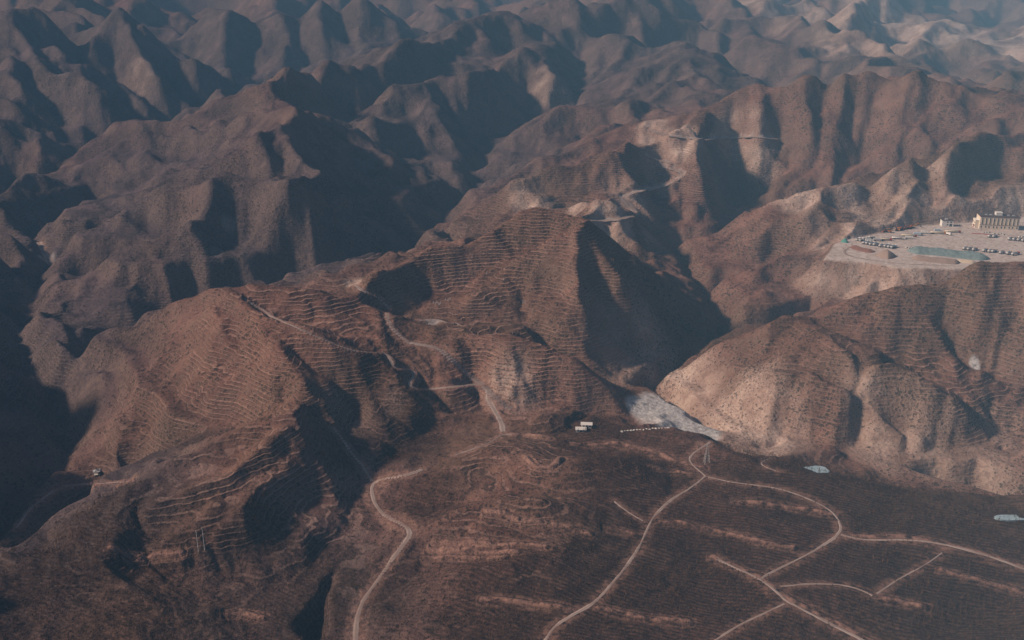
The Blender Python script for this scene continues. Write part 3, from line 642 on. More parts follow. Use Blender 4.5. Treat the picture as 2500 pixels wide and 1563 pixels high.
# horizontal strata show on bare faces
z = N.xyz(N.P)[2]; zn = N.math('ADD', z, N.math('MULTIPLY', N.noise(0.02, 4), 9.0)); strata = N.noise(0.9, 2, N.comb(0.0, 0.0, zn))
col = N.mix(N.math('MULTIPLY', pal, N.ramp(strata, .5, .7, 0, .35)), col, (0.24, 0.14, 0.10))
col = N.mix(N.math('MULTIPLY', bar, N.ramp(sml, .30, .62, .35, 1)), col, (0.34, 0.20, 0.155))
# terraces: level steps that follow the contours
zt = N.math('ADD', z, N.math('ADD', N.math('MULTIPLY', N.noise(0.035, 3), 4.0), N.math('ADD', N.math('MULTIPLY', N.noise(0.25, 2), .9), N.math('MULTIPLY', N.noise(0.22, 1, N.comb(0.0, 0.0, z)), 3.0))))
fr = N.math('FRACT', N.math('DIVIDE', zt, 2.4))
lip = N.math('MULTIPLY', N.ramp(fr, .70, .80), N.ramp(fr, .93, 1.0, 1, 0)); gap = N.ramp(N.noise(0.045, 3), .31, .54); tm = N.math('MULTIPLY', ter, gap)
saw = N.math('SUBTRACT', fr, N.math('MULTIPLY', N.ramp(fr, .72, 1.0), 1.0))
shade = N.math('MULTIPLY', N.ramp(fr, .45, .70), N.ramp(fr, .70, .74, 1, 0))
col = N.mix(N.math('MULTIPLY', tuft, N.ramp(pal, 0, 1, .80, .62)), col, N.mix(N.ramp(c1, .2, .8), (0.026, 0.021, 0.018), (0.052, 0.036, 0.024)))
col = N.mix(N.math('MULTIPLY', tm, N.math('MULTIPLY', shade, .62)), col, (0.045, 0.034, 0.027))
col = N.mix(N.math('MULTIPLY', tm, N.math('MULTIPLY', lip, .80)), col, N.mix(N.attr('cool_shade'), (0.36, 0.215, 0.165), (0.20, 0.16, 0.15)))
# planted plots: dark rows
pv = N.xyz(N.P); row = N.math('SINE', N.math('MULTIPLY', N.math('ADD', N.math('ADD', pv[0], N.math('MULTIPLY', pv[1], 2.1)), N.math('MULTIPLY', N.noise(0.012, 2), 60.0)), .95))
col = N.mix(N.math('MULTIPLY', pln, N.ramp(row, -.4, .6, .62, .9)), col, N.mix(N.ramp(sml, .35, .65), (0.017, 0.010, 0.009), (0.044, 0.023, 0.017)))
col = N.mix(N.math('MULTIPLY', bar, N.ramp(sml, .35, .6, 0, .8)), col, (0.36, 0.20, 0.15))
streak = N.noise(0.25, 4, None, .6, 1.2)
col = N.mix(gra, col, N.mix(N.ramp(streak, .38, .62), (0.36, 0.33, 0.315), (0.54, 0.515, 0.50)))
tyre = N.noise(0.08, 5, None, .65, 2.5)
col = N.mix(yard, col, N.mix(N.ramp(tyre, .40, .60), (0.42, 0.33, 0.285), (0.56, 0.47, 0.42)))
N.link(col, N.b.inputs['Base Color']); N.b.inputs['Roughness'].default_value = 1.0; N.b.inputs['Specular IOR Level'].default_value = 0.05
hs = N.math('ADD', N.math('MULTIPLY', N.math('SUBTRACT', sml, .5), 1.6), N.math('MULTIPLY', N.math('SUBTRACT', fine, .5), .45))
hs = N.math('ADD', hs, N.math('MULTIPLY', N.math('SUBTRACT', mid, .5), 4.0)); hs = N.math('ADD', hs, N.math('MULTIPLY', tuft, .45)); hs = N.math('MULTIPLY', hs, N.ramp(yard, 0, 1, 1, .12))
hs = N.math('ADD', hs, N.math('MULTIPLY', N.math('MULTIPLY', pal, .9), N.noise(0.12, 4, None, .6)))
hs = N.math('ADD', hs, N.math('MULTIPLY', tm, N.math('MULTIPLY', saw, .95)))
N.link(N.bump(hs, 1.0, 0.9), N.b.inputs['Normal'])
gm.displacement_method = 'BUMP'

def np_mesh(name, co, faces, material=None, smooth=False):
    me = bpy.data.meshes.new(name); co = np.asarray(co, np.float32); k = faces.shape[1]
    me.vertices.add(len(co)); me.vertices.foreach_set('co', co.ravel())
    me.loops.add(faces.size); me.loops.foreach_set('vertex_index', faces.ravel().astype(np.int32)); me.polygons.add(len(faces)); me.polygons.foreach_set('loop_start', np.arange(0, faces.size, k, dtype=np.int32))
    me.update(); me.polygons.foreach_set('use_smooth', np.full(len(faces), smooth))
    if material: me.materials.append(material)
    return me
def link(name, me, parent=None, kind=None):
    o = bpy.data.objects.new(name, me); C.objects.link(o)
    if parent: o.parent = parent
    if kind: o['kind'] = kind
    return o
def tag(o, label, cat, group=None):
    o['label'] = label; o['category'] = cat
    if group: o['group'] = group
    return o
idx = np.arange(ZF.size).reshape(ZF.shape); fq = np.stack([idx[:-1, :-1], idx[:-1, 1:], idx[1:, 1:], idx[1:, :-1]], -1).reshape(-1, 4)
# relief too fine for the drawn lines: hummocks, rills
rough = (0.55*fbm(XF, YF, 9, 3)+1.5*ridged(XF+.3*YF, YF, 42, 3)*np.clip(STEEP*3+.25, 0, 1))*(1-FL)*np.clip(YF/700, .6, 2.4)*np.where((YF < 640) & (XF > -40), .5, 1)
ZF += rough*(1-np.clip(BARE*2, 0, .8))
hills = np_mesh('hills', np.stack([XF, YF, ZF], -1).reshape(-1, 3), fq, gm, True)
for nm, a in (('terrace', TERR), ('pale', PALE), ('gravel', GRAV), ('plant', PLANT), ('cool_shade', COOL_SHADE), ('bare', BARE), ('yard', FL), ('steep', STEEP)):
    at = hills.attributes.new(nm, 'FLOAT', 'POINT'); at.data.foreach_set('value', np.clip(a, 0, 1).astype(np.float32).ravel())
link('hills', hills, kind='structure')
# the country beyond, to the horizon
gx_ = np.linspace(-30000, 30000, 31); gy_ = np.concatenate([[YF[-1, 0]-60], np.linspace(12000, 30000, 14)]); GX, GY = np.meshgrid(gx_, gy_); GZ = 20+60*fbm(GX, GY, 5000, 3); ii = np.arange(GX.size).reshape(GX.shape)
link('plain', np_mesh('plain', np.stack([GX, GY, GZ-40], -1).reshape(-1, 3), np.stack([ii[:-1, :-1], ii[:-1, 1:], ii[1:, 1:], ii[1:, :-1]], -1).reshape(-1, 4), mat('far_soil', (0.2, 0.13, 0.1), 1.0, scale=.002)), kind='structure')

# ---------------------------------------------------------------- dirt roads, draped on their own levelled beds
road_m = mat('packed_dirt', (0.40, 0.31, 0.265), 1.0, var=.25, scale=.5)
rN = NT(road_m); pu = rN.attr('across'); rut = rN.math('ABSOLUTE', rN.math('SUBTRACT', rN.math('ABSOLUTE', pu), .5)); rc = rN.mix(rN.ramp(rut, .05, .25, .0, .65), (0.44, 0.35, 0.305), (0.24, 0.165, 0.135)); rc = rN.mix(rN.ramp(rN.noise(.09, 5), .38, .62, 0, .8), rc, (0.25, 0.175, 0.145)); rN.link(rc, rN.b.inputs['Base Color'])
def ribbon(name, d, wd, m, lift=0.14):
    t = np.gradient(d[:, :2], axis=0); t /= np.linalg.norm(t, axis=1)[:, None]+1e-9; nrm = np.stack([-t[:, 1], t[:, 0]], 1)
    ws = wd*(1+0.55*fbm(d[:, 0], d[:, 1], 22, 3)); rows = []
    for a in (-1, -.5, 0, .5, 1):
        xy = d[:, :2]+nrm*(ws*a/2*(1+(.5*fbm(d[:, 0]*1.0+50*a, d[:, 1], 4, 2) if abs(a) == 1 else 0)))[:, None]; zz = np.maximum(height(xy[:, 0], xy[:, 1]), d[:, 2]-.3)+lift-(0.05 if a in (-.5, .5) else 0)-(0.22 if abs(a) == 1 else 0)
        rows.append(np.column_stack([xy, zz]))
    co = np.stack(rows, 1).reshape(-1, 3); n = len(d); k = np.arange(n*5).reshape(n, 5)
    me = np_mesh(name, co, np.stack([k[:-1, :-1], k[:-1, 1:], k[1:, 1:], k[1:, :-1]], -1).reshape(-1, 4), m, True)
    at = me.attributes.new('across', 'FLOAT', 'POINT'); at.data.foreach_set('value', np.tile(np.array([-1, -.5, 0, .5, 1], np.float32), n))
    return link(name, me, kind='structure')
for a, d in ROADL: ribbon('dirt_road', d, a*(.68 if d[:, 1].mean() < 620 else 1.15 if d[:, 1].mean() < 1050 else 2.1), road_m)

# ---------------------------------------------------------------- scrub and plantation: leafy clumps spread over the slopes
def view_uv(x, y, z):
    dz = HC-z; depth = y*cP+dz*sP; return 1250+FPX*x/depth, 781.5+FPX*(dz*cP-y*sP)/depth
def clump_base(n, r, seed):                      # one clump: n small leaf faces spread through a low dome
    q = np.random.RandomState(seed); th = q.rand(n)*6.283; rad = np.sqrt(q.rand(n))*r; h = np.sqrt(np.maximum(1-(rad/r)**2, 0))*r*0.9*q.rand(n)
    c = np.column_stack([rad*np.cos(th), rad*np.sin(th), h+.08]); v = c[:, None]+q.randn(n, 3, 3)*r*0.30; v[:, :, 2] = np.maximum(v[:, :, 2], -.05)
    return v.reshape(-1, 3), np.arange(n*3).reshape(n, 3)
def scatter(name, pos, size, bases, m, tall=1.0, smooth=False):
    cs, fs, off = [], [], 0; rq = np.random.RandomState(3); which = rq.randint(0, len(bases), len(pos)); ang = rq.rand(len(pos))*6.283
    for b, (bv, bf) in enumerate(bases):
        k = which == b; p = pos[k]; s = size[k]; a = ang[k]
        if len(p) == 0: continue
        x = bv[None, :, 0]*s[:, None]; y = bv[None, :, 1]*s[:, None]; zz = bv[None, :, 2]*s[:, None]*tall
        co = np.stack([x*np.cos(a)[:, None]-y*np.sin(a)[:, None], x*np.sin(a)[:, None]+y*np.cos(a)[:, None], zz], -1)+p[:, None]
        cs.append(co.reshape(-1, 3)); fs.append((bf[None]+off+np.arange(len(p))[:, None, None]*len(bv)).reshape(-1, 3)); off += len(p)*len(bv)
    return link(name, np_mesh(name, np.concatenate(cs), np.concatenate(fs), m, smooth), kind='stuff')
def at_grid(A, x, y):
    i = np.clip(((np.log(y)-LF[0])/0.0020).astype(int), 0, len(LF)-1); j = np.clip(np.searchsorted(SF, x/y), 0, len(SF)-1); return A[i, j]
rq = np.random.RandomState(21)
ROADPTS = np.concatenate([np.column_stack([d[:, :2], np.full(len(d), a)]) for a, d in ROADL])
def off_road(x, y, pad):
    g_ = {}
    for px_, py_, a in ROADPTS: g_.setdefault((int(px_//8), int(py_//8)), []).append((px_, py_, a))
    ok = np.ones(len(x), bool)
    for k in range(len(x)):
        cx, cy = int(x[k]//8), int(y[k]//8)
        for i in (-1, 0, 1):
            for j in (-1, 0, 1):
                for px_, py_, a in g_.get((cx+i, cy+j), ()):
                    if abs(px_-x[k]) < a/2+pad and abs(py_-y[k]) < a/2+pad: ok[k] = False
    return ok
def spread(n, y0, y1, s0=-.62, s1=.62):
    y = np.exp(math.log(y0)+rq.rand(n)*(math.log(y1)-math.log(y0))); return (s0+rq.rand(n)*(s1-s0))*y, y
x, y = spread(150000, 360, 1500)
dn = 0.30+0.55*fbm(x, y, 70, 4)+0.35*fbm(x, y, 14, 2); dn = dn*(1-at_grid(FL, x, y))*(1-at_grid(GRAV, x, y))*(1-.55*at_grid(BARE, x, y))
k = rq.rand(len(x)) < np.clip(dn, 0.04, 1); x, y = x[k], y[k]; k = off_road(x, y, .4) ; x, y = x[k], y[k]
sz = (0.45+0.55*rq.rand(len(x))**2)*np.clip(y/800, .7, 1.5)*(1+.5*(rq.rand(len(x)) < .05))
scrub_m = mat('dry_scrub', (0.065, 0.042, 0.028), 1.0, var=.35, scale=.15)
print('scrub', len(x))
scatter('scrub', np.column_stack([x, y, height(x, y)]), sz, [clump_base(10, 1.0, q) for q in range(4)], scrub_m)
# plantation saplings in rows: slim crowns
def sapling_base(seed, n=16):
    q = np.random.RandomState(seed); vs = []
    for _ in range(n):
        h = .25+q.rand()*1.9; r = (0.62*(1-h/2.4)+.10)*q.rand()**.5; a = q.rand()*6.283; c = np.array([r*math.cos(a), r*math.sin(a), h]); vs.append(c+q.randn(3, 3)*.16)
    vs.append(np.array([[-.05, 0, -.2], [.05, 0, -.2], [0, .02, 1.9]]))
    return np.concatenate(vs), np.arange((n+1)*3).reshape(-1, 3)
rows = []
dirx, diry = math.cos(R(-25)), math.sin(R(-25))
A_, B_ = np.meshgrid(np.arange(-460, 460, 2.6), np.arange(-460, 460, 3.6)); A_ = A_+rq.randn(*A_.shape)*.35; B_ = B_+rq.randn(*B_.shape)*.3
x = (A_*dirx-B_*diry).ravel(); y = (A_*diry+B_*dirx).ravel()+620
k = (y > 375) & (y < 900) & (np.abs(x/y) < .64); x, y = x[k], y[k]
pl = at_grid(PLANT, x, y)*(1-at_grid(BARE, x, y))*(1-at_grid(GRAV, x, y)); k = (rq.rand(len(x)) < np.clip((pl-.25)*1.4, 0, .92)*(0.72+0.7*fbm(x, y, 40, 3))); x, y = x[k], y[k]; k = off_road(x, y, 1.0); x, y = x[k], y[k]
z = height(x, y); u_, v_ = view_uv(x, y, z)
print('saplings', len(x))
inn = np.where((u_ > 60) & (u_ < 2440) & (v_ < 1535) & (u_ > 1050))[0]; near = inn[np.argsort(y[inn])][:300]
rest = np.setdiff1d(np.arange(len(x)), near); szs = 1.05+.85*rq.rand(len(x))
sap_m = mat('rusty_sapling_leaves', (0.115, 0.055, 0.030), 1.0, var=.45, scale=.35)
scatter('plantation', np.column_stack([x, y, z])[rest], szs[rest], [sapling_base(q) for q in range(5)], sap_m)
bark = mat('bark', (0.10, 0.07, 0.055), 1.0)
crowns = []
for q in range(4):
    v, f = sapling_base(40+q, 26); crowns.append(np_mesh('crown', v, f, sap_m))
a8 = np.arange(6)*math.pi/3; tv = np.concatenate([np.column_stack([r*np.cos(a8), r*np.sin(a8), np.full(6, h)]) for r, h in ((.06, -.25), (.045, .6), (.015, 2.0))]); tf = np.array([[k_*6+i, k_*6+(i+1) % 6, (k_+1)*6+(i+1) % 6, (k_+1)*6+i] for k_ in range(2) for i in range(6)]); trunk_me = np_mesh('trunk', tv, tf, bark)
for n_, i in enumerate(near):
    t = link('young_tree', None); t.location = (x[i], y[i], z[i]-.05); s_ = szs[i]; t.scale = (s_, s_, s_); t.rotation_euler = (0, 0, rq.rand()*6.28)
    tag(t, 'small rusty-brown sapling planted in rows on the dark near plots', 'sapling', 'saplings planted in rows on the near plots')
    link('trunk', trunk_me, t); link('crown', crowns[n_ % 4], t)

# ---------------------------------------------------------------- built things: mesh helpers
class MB:
    def __init__(s): s.v = []; s.f = []
    def add(s, vs, fs): o = len(s.v); s.v += [tuple(p) for p in vs]; s.f += [tuple(i+o for i in q) for q in fs]; return s
    def box(s, x0, x1, y0, y1, z0, z1, tx=0.0, ty=0.0):   # tx, ty: inset of the top face
        vs = [(x0, y0, z0), (x1, y0, z0), (x1, y1, z0), (x0, y1, z0), (x0+tx, y0+ty, z1), (x1-tx, y0+ty, z1), (x1-tx, y1-ty, z1), (x0+tx, y1-ty, z1)]
        return s.add(vs, [(0, 3, 2, 1), (4, 5, 6, 7), (0, 1, 5, 4), (1, 2, 6, 5), (2, 3, 7, 6), (3, 0, 4, 7)])
    def prism(s, prof, a0, a1, axis='y'):                  # profile in (x, z), pushed along y
        n = len(prof); P3 = (lambda p, a: (p[0], a, p[1])) if axis == 'y' else (lambda p, a: (a, p[0], p[1]))
        return s.add([P3(p, a0) for p in prof]+[P3(p, a1) for p in prof], [tuple(range(n)), tuple(range(2*n-1, n-1, -1))]+[(i, i+n, (i+1) % n+n, (i+1) % n) for i in range(n)])
    def tube(s, p, q, r, r2=None, n=8, cap=True):
        p, q = np.array(p, float), np.array(q, float); d = q-p; d /= np.linalg.norm(d); a = np.cross(d, (0, 0, 1) if abs(d[2]) < .9 else (1, 0, 0)); a /= np.linalg.norm(a); b = np.cross(d, a); r2 = r if r2 is None else r2; th = np.arange(n)*2*math.pi/n
        vs = [tuple(p+r*(math.cos(t)*a+math.sin(t)*b)) for t in th]+[tuple(q+r2*(math.cos(t)*a+math.sin(t)*b)) for t in th]
        fs = [(i, (i+1) % n, (i+1) % n+n, i+n) for i in range(n)]
        if cap: fs += [tuple(range(n-1, -1, -1)), tuple(range(n, 2*n))]
        return s.add(vs, fs)
    def capsule(s, x0, x1, z, ry, rz, n=12):               # a tank barrel lying along x with dished ends
        rings = [(x0-.35, .35), (x0-.22, .78), (x0, 1), ((x0+x1)/2, 1.0), (x1, 1), (x1+.22, .78), (x1+.35, .35)]; th = np.arange(n)*2*math.pi/n; vs = []
        for x, k in rings: vs += [(x, ry*k*math.cos(t), z+rz*k*math.sin(t)) for t in th]
        fs = [(r*n+i, (r+1)*n+i, (r+1)*n+(i+1) % n, r*n+(i+1) % n) for r in range(len(rings)-1) for i in range(n)]+[tuple(range(n)), tuple(range(len(rings)*n-1, (len(rings)-1)*n-1, -1))]
        return s.add(vs, fs)
    def build(s, name, m, parent=None, smooth=False):
        me = bpy.data.meshes.new(name); me.from_pydata(s.v, [], s.f); me.materials.append(m)
        if smooth: me.polygons.foreach_set('use_smooth', [True]*len(me.polygons))
        return link(name, me, parent)
def empty(name, loc=(0, 0, 0), rz=0.0): o = link(name, None); o.location = loc; o.rotation_euler = (0, 0, rz); return o
def copy_tree(o, parent=None):
    c = o.copy(); C.objects.link(c); c.parent = parent
    for ch in list(o.children): copy_tree(ch, c)
    return c
M = dict(cream=mat('cream_render', (0.74, 0.63, 0.50), .9, var=.07, scale=.6), roof=mat('dark_roof', (0.10, 0.075, 0.07), .8, scale=.5), glass=mat('window_glass', (0.05, 0.045, 0.045), .3), maroon=mat('maroon_trim', (0.13, 0.045, 0.035), .7), white=mat('white_paint', (0.80, 0.76, 0.70), .5, var=.06), creamp=mat('cream_paint', (0.74, 0.64, 0.48), .5, var=.08), grey=mat('grey_steel', (0.58, 0.56, 0.54), .5, .0, var=.18), dgrey=mat('dark_grey_steel', (0.24, 0.235, 0.24), .6), red=mat('red_paint', (0.42, 0.06, 0.045), .5), blue=mat('pale_blue_paint', (0.50, 0.60, 0.68), .5), orange=mat('orange_paint', (0.62, 0.24, 0.05), .6), rust=mat('rusty_red_paint', (0.33, 0.10, 0.06), .8), tyre=mat('black_rubber', (0.025, 0.024, 0.024), .9), beige=mat('pinkish_beige_paint', (0.50, 0.37, 0.29), .7), wood=mat('weathered_wood', (0.20, 0.15, 0.12), .9), steel=mat('galvanised_steel', (0.45, 0.44, 0.43), .5, .5), stone=mat('pale_stone', (0.62, 0.58, 0.53), 1.0, scale=1.2), sheet=mat('white_roof_sheet', (0.72, 0.68, 0.62), .6, var=.1, scale=1.0), dark=mat('dark_opening', (0.03, 0.027, 0.025), .9), tile=mat('grey_roof_tile', (0.20, 0.20, 0.19), .8), mud=mat('dried_mud', (0.34, 0.24, 0.19), 1.0, var=.2, scale=1.0))
def YW(u, v): x, y, _ = W(u, v, 0); return (x, y, 0.05)
# ---- vehicles: x forward, wheels on z = 0
def wheels(o, xs, half, r=.5, w_=.35):
    for x in xs:
        for sgn in (-1, 1): MB().tube((x, sgn*half, r), (x, sgn*(half-w_), r), r, n=10).build('wheel', M['tyre'], o)
def cab(o, x0, x1, m, half=1.2, zt=2.9):
    c = MB().prism([(x0, .7), (x1, .7), (x1, 1.7), (x1-.25, zt), (x0, zt)], -half, half).build('cab', m, o)
    MB().prism([(x1+.01, 1.72), (x1-.22, zt-.25), (x1-.20, zt-.25), (x1+.03, 1.72)], -half+.15, half-.15).build('windscreen', M['glass'], c)
def tanker(L, tank, cabm, half=1.25, rz=.95):
    o = empty('tank_truck'); cab(o, L/2-2.0, L/2, cabm)
    MB().box(-L/2, L/2-.3, -.5, .5, .75, 1.0).build('chassis', M['dgrey'], o)
    b = MB().capsule(-L/2+.4, L/2-2.6, 2.05, half, rz, 14); b.build('tank', tank, o, True)
    MB().box(-L/2+1.2, L/2-3.4, -.35, .35, 2.05+rz-.02, 2.05+rz+.16).build('walkway', M['dgrey'], o)
    wheels(o, (L/2-1.1, -L/2+1.0, -L/2+2.3)+((-L/2+3.6,) if L > 12 else ()), 1.22)
    return o
def box_truck(L, boxm, cabm, h=3.4):
    o = empty('box_truck'); cab(o, L/2-1.9, L/2, cabm); MB().box(-L/2, L/2-.3, -.5, .5, .75, 1.0).build('chassis', M['dgrey'], o)
    MB().box(-L/2, L/2-2.1, -1.22, 1.22, 1.05, h, .04, .04).build('cargo_box', boxm, o); MB().box(-L/2-.04, -L/2-.01, -1.1, 1.1, 1.15, h-.15).build('rear_door', M['grey'], o)
    wheels(o, (L/2-1.1, -L/2+1.0, -L/2+2.2), 1.22); return o
def dump_truck(L, bodym, cabm):
    o = empty('dump_truck'); cab(o, L/2-1.9, L/2, cabm); MB().box(-L/2, L/2-.3, -.5, .5, .75, 1.0).build('chassis', M['dgrey'], o)
    b = MB().box(-L/2, L/2-2.2, -1.2, 1.2, 1.05, 1.25); b.box(-L/2, -L/2+.12, -1.2, 1.2, 1.25, 2.5).box(L/2-2.32, L/2-2.2, -1.2, 1.2, 1.25, 2.8).box(-L/2+.12, L/2-2.32, -1.2, -1.08, 1.25, 2.4).box(-L/2+.12, L/2-2.32, 1.08, 1.2, 1.25, 2.4)
    b.build('tipper_body', bodym, o); wheels(o, (L/2-1.1, -L/2+1.0, -L/2+2.2), 1.22); return o
def car(bodym):
    o = empty('parked_car'); b = MB().prism([(-2.2, .35), (2.2, .35), (2.25, .8), (1.2, .95), (-2.0, 1.0), (-2.25, .8)], -.88, .88); b.build('body', bodym, o)
    g = MB(); g.add([(-1.7, -.80, .98), (1.15, -.80, .98), (1.15, .80, .98), (-1.7, .80, .98), (-1.3, -.68, 1.42), (.45, -.68, 1.42), (.45, .68, 1.42), (-1.3, .68, 1.42)], [(0, 1, 5, 4), (1, 2, 6, 5), (2, 3, 7, 6), (3, 0, 4, 7)]).build('windows', M['glass'], o)
    MB().box(-1.28, .43, -.66, .66, 1.40, 1.47, .05, .05).build('roof', bodym, o); wheels(o, (1.35, -1.35), .86, .33, .2); return o
def loader(m):
    o = empty('wheel_loader'); MB().prism([(-3, 1.0), (.6, 1.0), (.6, 1.9), (-1.2, 2.0), (-3, 1.7)], -.9, .9).build('body', m, o)
    cb = MB().box(-1.2, .4, -.75, .75, 1.9, 3.3, .12, .08).build('cab', M['glass'], o); MB().box(-1.15, .35, -.72, .72, 3.3, 3.42).build('cab_roof', m, cb)
    a = MB().prism([(.5, 1.5), (.5, 1.9), (2.4, 1.35), (3.1, .7), (2.9, .5), (2.1, 1.0)], -.55, -.3); a.prism([(.5, 1.5), (.5, 1.9), (2.4, 1.35), (3.1, .7), (2.9, .5), (2.1, 1.0)], .3, .55); a.build('lift_arm', m, o)
    MB().prism([(3.0, .1), (4.2, .12), (4.2, .2), (3.3, .35), (3.1, 1.2), (2.95, 1.2)], -1.4, 1.4).build('bucket', m, o); wheels(o, (1.3, -1.9), 1.3, .75, .5); return o
def excavator(m, reach=1.0):
    o = empty('excavator')
    for sgn in (-1, 1): MB().prism([(-1.9, .0), (1.9, .0), (2.2, .45), (1.9, .9), (-1.9, .9), (-2.2, .45)], sgn*1.5-.3, sgn*1.5+.3).build('track', M['tyre'], o)
    MB().prism([(-2.4, 1.05), (1.4, 1.05), (1.4, 1.9), (-2.0, 2.2), (-2.4, 1.9)], -1.35, 1.35).build('house', m, o); cb = MB().box(0, 1.6, .35, 1.3, 1.9, 3.2, .15, .05).build('cab', M['glass'], o); MB().box(.1, 1.5, .4, 1.25, 3.2, 3.3).build('cab_roof', m, cb)
    MB().prism([(1.0, 1.7), (1.4, 1.5), (4.4*reach, 4.0), (4.8*reach, 4.7), (4.0*reach, 4.5)], -.55, -.15).build('boom', m, o); MB().prism([(4.3*reach, 4.6), (4.9*reach, 4.5), (6.4*reach, 2.0), (6.1*reach, 1.9)], -.52, -.18).build('stick', m, o)
    MB().prism([(5.9*reach, 1.9), (6.6*reach, 2.1), (6.9*reach, 1.2), (6.2*reach, .7), (5.7*reach, 1.1)], -.9, .2).build('bucket', M['dgrey'], o); return o
def park(proto, first, u, v, rz, label, cat, group):
    o = proto if first else copy_tree(proto); o.location = YW(u, v); o.rotation_euler = (0, 0, rz); return tag(o, label, cat, group)
ORD = ['leftmost', 'second from left', 'third from left', 'fourth from left', 'fifth from left', 'sixth from left', 'seventh from left', 'rightmost']
UPR = R(42)
pr = tanker(10.4, M['grey'], M['white'])
for i, (u, v) in enumerate(((2107, 597), (2114.5, 598), (2123, 600), (2133, 601), (2147, 604), (2159, 605), (2168, 606.5), (2176, 607.5))):
    park(pr, i == 0, u+5, v-2, UPR, f'grey tank truck, {ORD[i]} in the row above the gravel mound', 'tank truck', 'tank trucks in the row above the gravel mound')
for (u, v), m1, lb in zip(((2093, 588), (2101, 589), (2109, 588.5), (2116, 585.5), (2127, 585)), ('grey', 'grey', 'dgrey', 'grey', 'dgrey'), ('pale grey dump truck nearest the teal tarpaulin at the yard corner', 'pale grey dump truck second from the teal tarpaulin', 'dark grey dump truck third from the teal tarpaulin', 'grey dump truck fourth from the teal tarpaulin', 'dark dump truck beside the white box truck in the back row')):
    o = dump_truck(8.6, M[m1], M['grey' if m1 == 'dgrey' else 'white']); o.location = YW(u+2, v-1); o.rotation_euler = (0, 0, UPR); tag(o, lb, 'dump truck', 'dump trucks at the left corner of the yard')
SIDE = [(box_truck(8.0, M['white'], M['white']), 2121, 591, -4, 'white box truck parked just behind the row of grey tank trucks', 'box truck'),
    (box_truck(9.0, M['grey'], M['grey'], 3.0), 2142, 588.5, -6, 'pale grey box truck left of the cream tanker with red cab', 'box truck'),
    (tanker(13.2, M['creamp'], M['red']), 2162, 587.5, -8, 'long cream tank truck with a bright red cab', 'tank truck'),
    (tanker(13.2, M['white'], M['white']), 2192, 584.5, -6, 'long white tank truck with a white cab, mid yard', 'tank truck'),
    (tanker(16.4, M['creamp'], M['rust']), 2219, 578.5, -10, 'longest cream tank truck with a dark red cab', 'tank truck'),
    (box_truck(8.8, M['white'], M['white'], 3.0), 2219, 583.5, -8, 'low white truck parked against the longest cream tanker', 'box truck'),
    (box_truck(10.0, M['blue'], M['dgrey']), 2241, 575, -10, 'pale blue box truck with a dark cab', 'box truck'),
    (box_truck(7.5, M['white'], M['white'], 3.1), 2257, 570.5, -12, 'small white box truck right of the pale blue one', 'box truck'),
    (tanker(17.0, M['creamp'], M['orange']), 2290, 571.5, -8, 'cream tank trailer with an orange red underside near the yard middle', 'tank truck'),
    (tanker(17.0, M['creamp'], M['rust']), 2326, 568.5, -6, 'long cream tank truck ending in a rusty cab, right of the yard middle', 'tank truck'),
    (box_truck(9.0, M['blue'], M['white']), 2290, 566.5, -4, 'light blue truck behind the orange striped tanker', 'box truck'),
    (box_truck(6.5, M['white'], M['white'], 2.8), 2315, 573.5, -55, 'short white truck turned towards the camera between two cream tankers', 'box truck')]
for o, u, v, a, lb, ct in SIDE: o.location = YW(u, v); o.rotation_euler = (0, 0, R(a)); tag(o, lb, ct, 'trucks standing side-on in the yard')
pr = tanker(9.5, M['grey'], M['beige'])
FR = [((2351, 611), 'leftmost in the front row behind the teal netted heap'), ((2361.5, 612), 'second in the front row behind the teal netted heap'), ((2374, 613.5), 'third in the front row, last before the gap'), ((2399, 616), 'first after the gap in the front row'), ((2412, 617.5), 'second after the gap in the front row'), ((2421, 618), 'third after the gap in the front row'), ((2440, 621), 'fourth after the gap in the front row'), ((2457, 622.5), 'just left of the red-cabbed truck in the front row'),
      ((2412, 581), 'left one of the pair parked alone below the white cars'), ((2423, 581.5), 'right one of the pair parked alone below the white cars'), ((2461, 587.5), 'leftmost of the four at the right frame edge'), ((2472, 588.5), 'second of the four at the right frame edge'), ((2483, 589.5), 'third of the four at the right frame edge'), ((2494, 591), 'fourth of the four at the right frame edge')]
for i, ((u, v), lb) in enumerate(FR): park(pr, i == 0, u+5, v-2, UPR, 'grey tank truck, '+lb, 'tank truck', 'grey tank trucks on the right of the yard')
o = tanker(12.0, M['grey'], M['red']); o.location = YW(2478, 622.5); o.rotation_euler = (0, 0, R(30)); tag(o, 'grey tank truck with a red cab at the right end of the front row', 'tank truck', 'grey tank trucks on the right of the yard')
pr = car(M['white'])
CARS = [((2400, 568), 'left of three near the long building'), ((2406.5, 568), 'middle of three near the long building'), ((2413, 568), 'right of three near the long building'), ((2425, 571), 'first of four below the long building'), ((2434.5, 572), 'second of four below the long building'), ((2442, 571), 'third of four below the long building'), ((2448.5, 573), 'last of four below the long building'), ((2216, 605.5), 'left of three beside the teal netted heap'), ((2222, 607), 'middle of three beside the teal netted heap'), ((2229, 606), 'right of three beside the teal netted heap'), ((2491, 579), 'left of two behind the four tankers at the frame edge'), ((2498, 579.5), 'right of two behind the four tankers at the frame edge')]
for i, ((u, v), lb) in enumerate(CARS): park(pr, i == 0, u, v, R(60 if i < 7 else 10), 'small white car, '+lb, 'car', 'white cars parked in the yard')
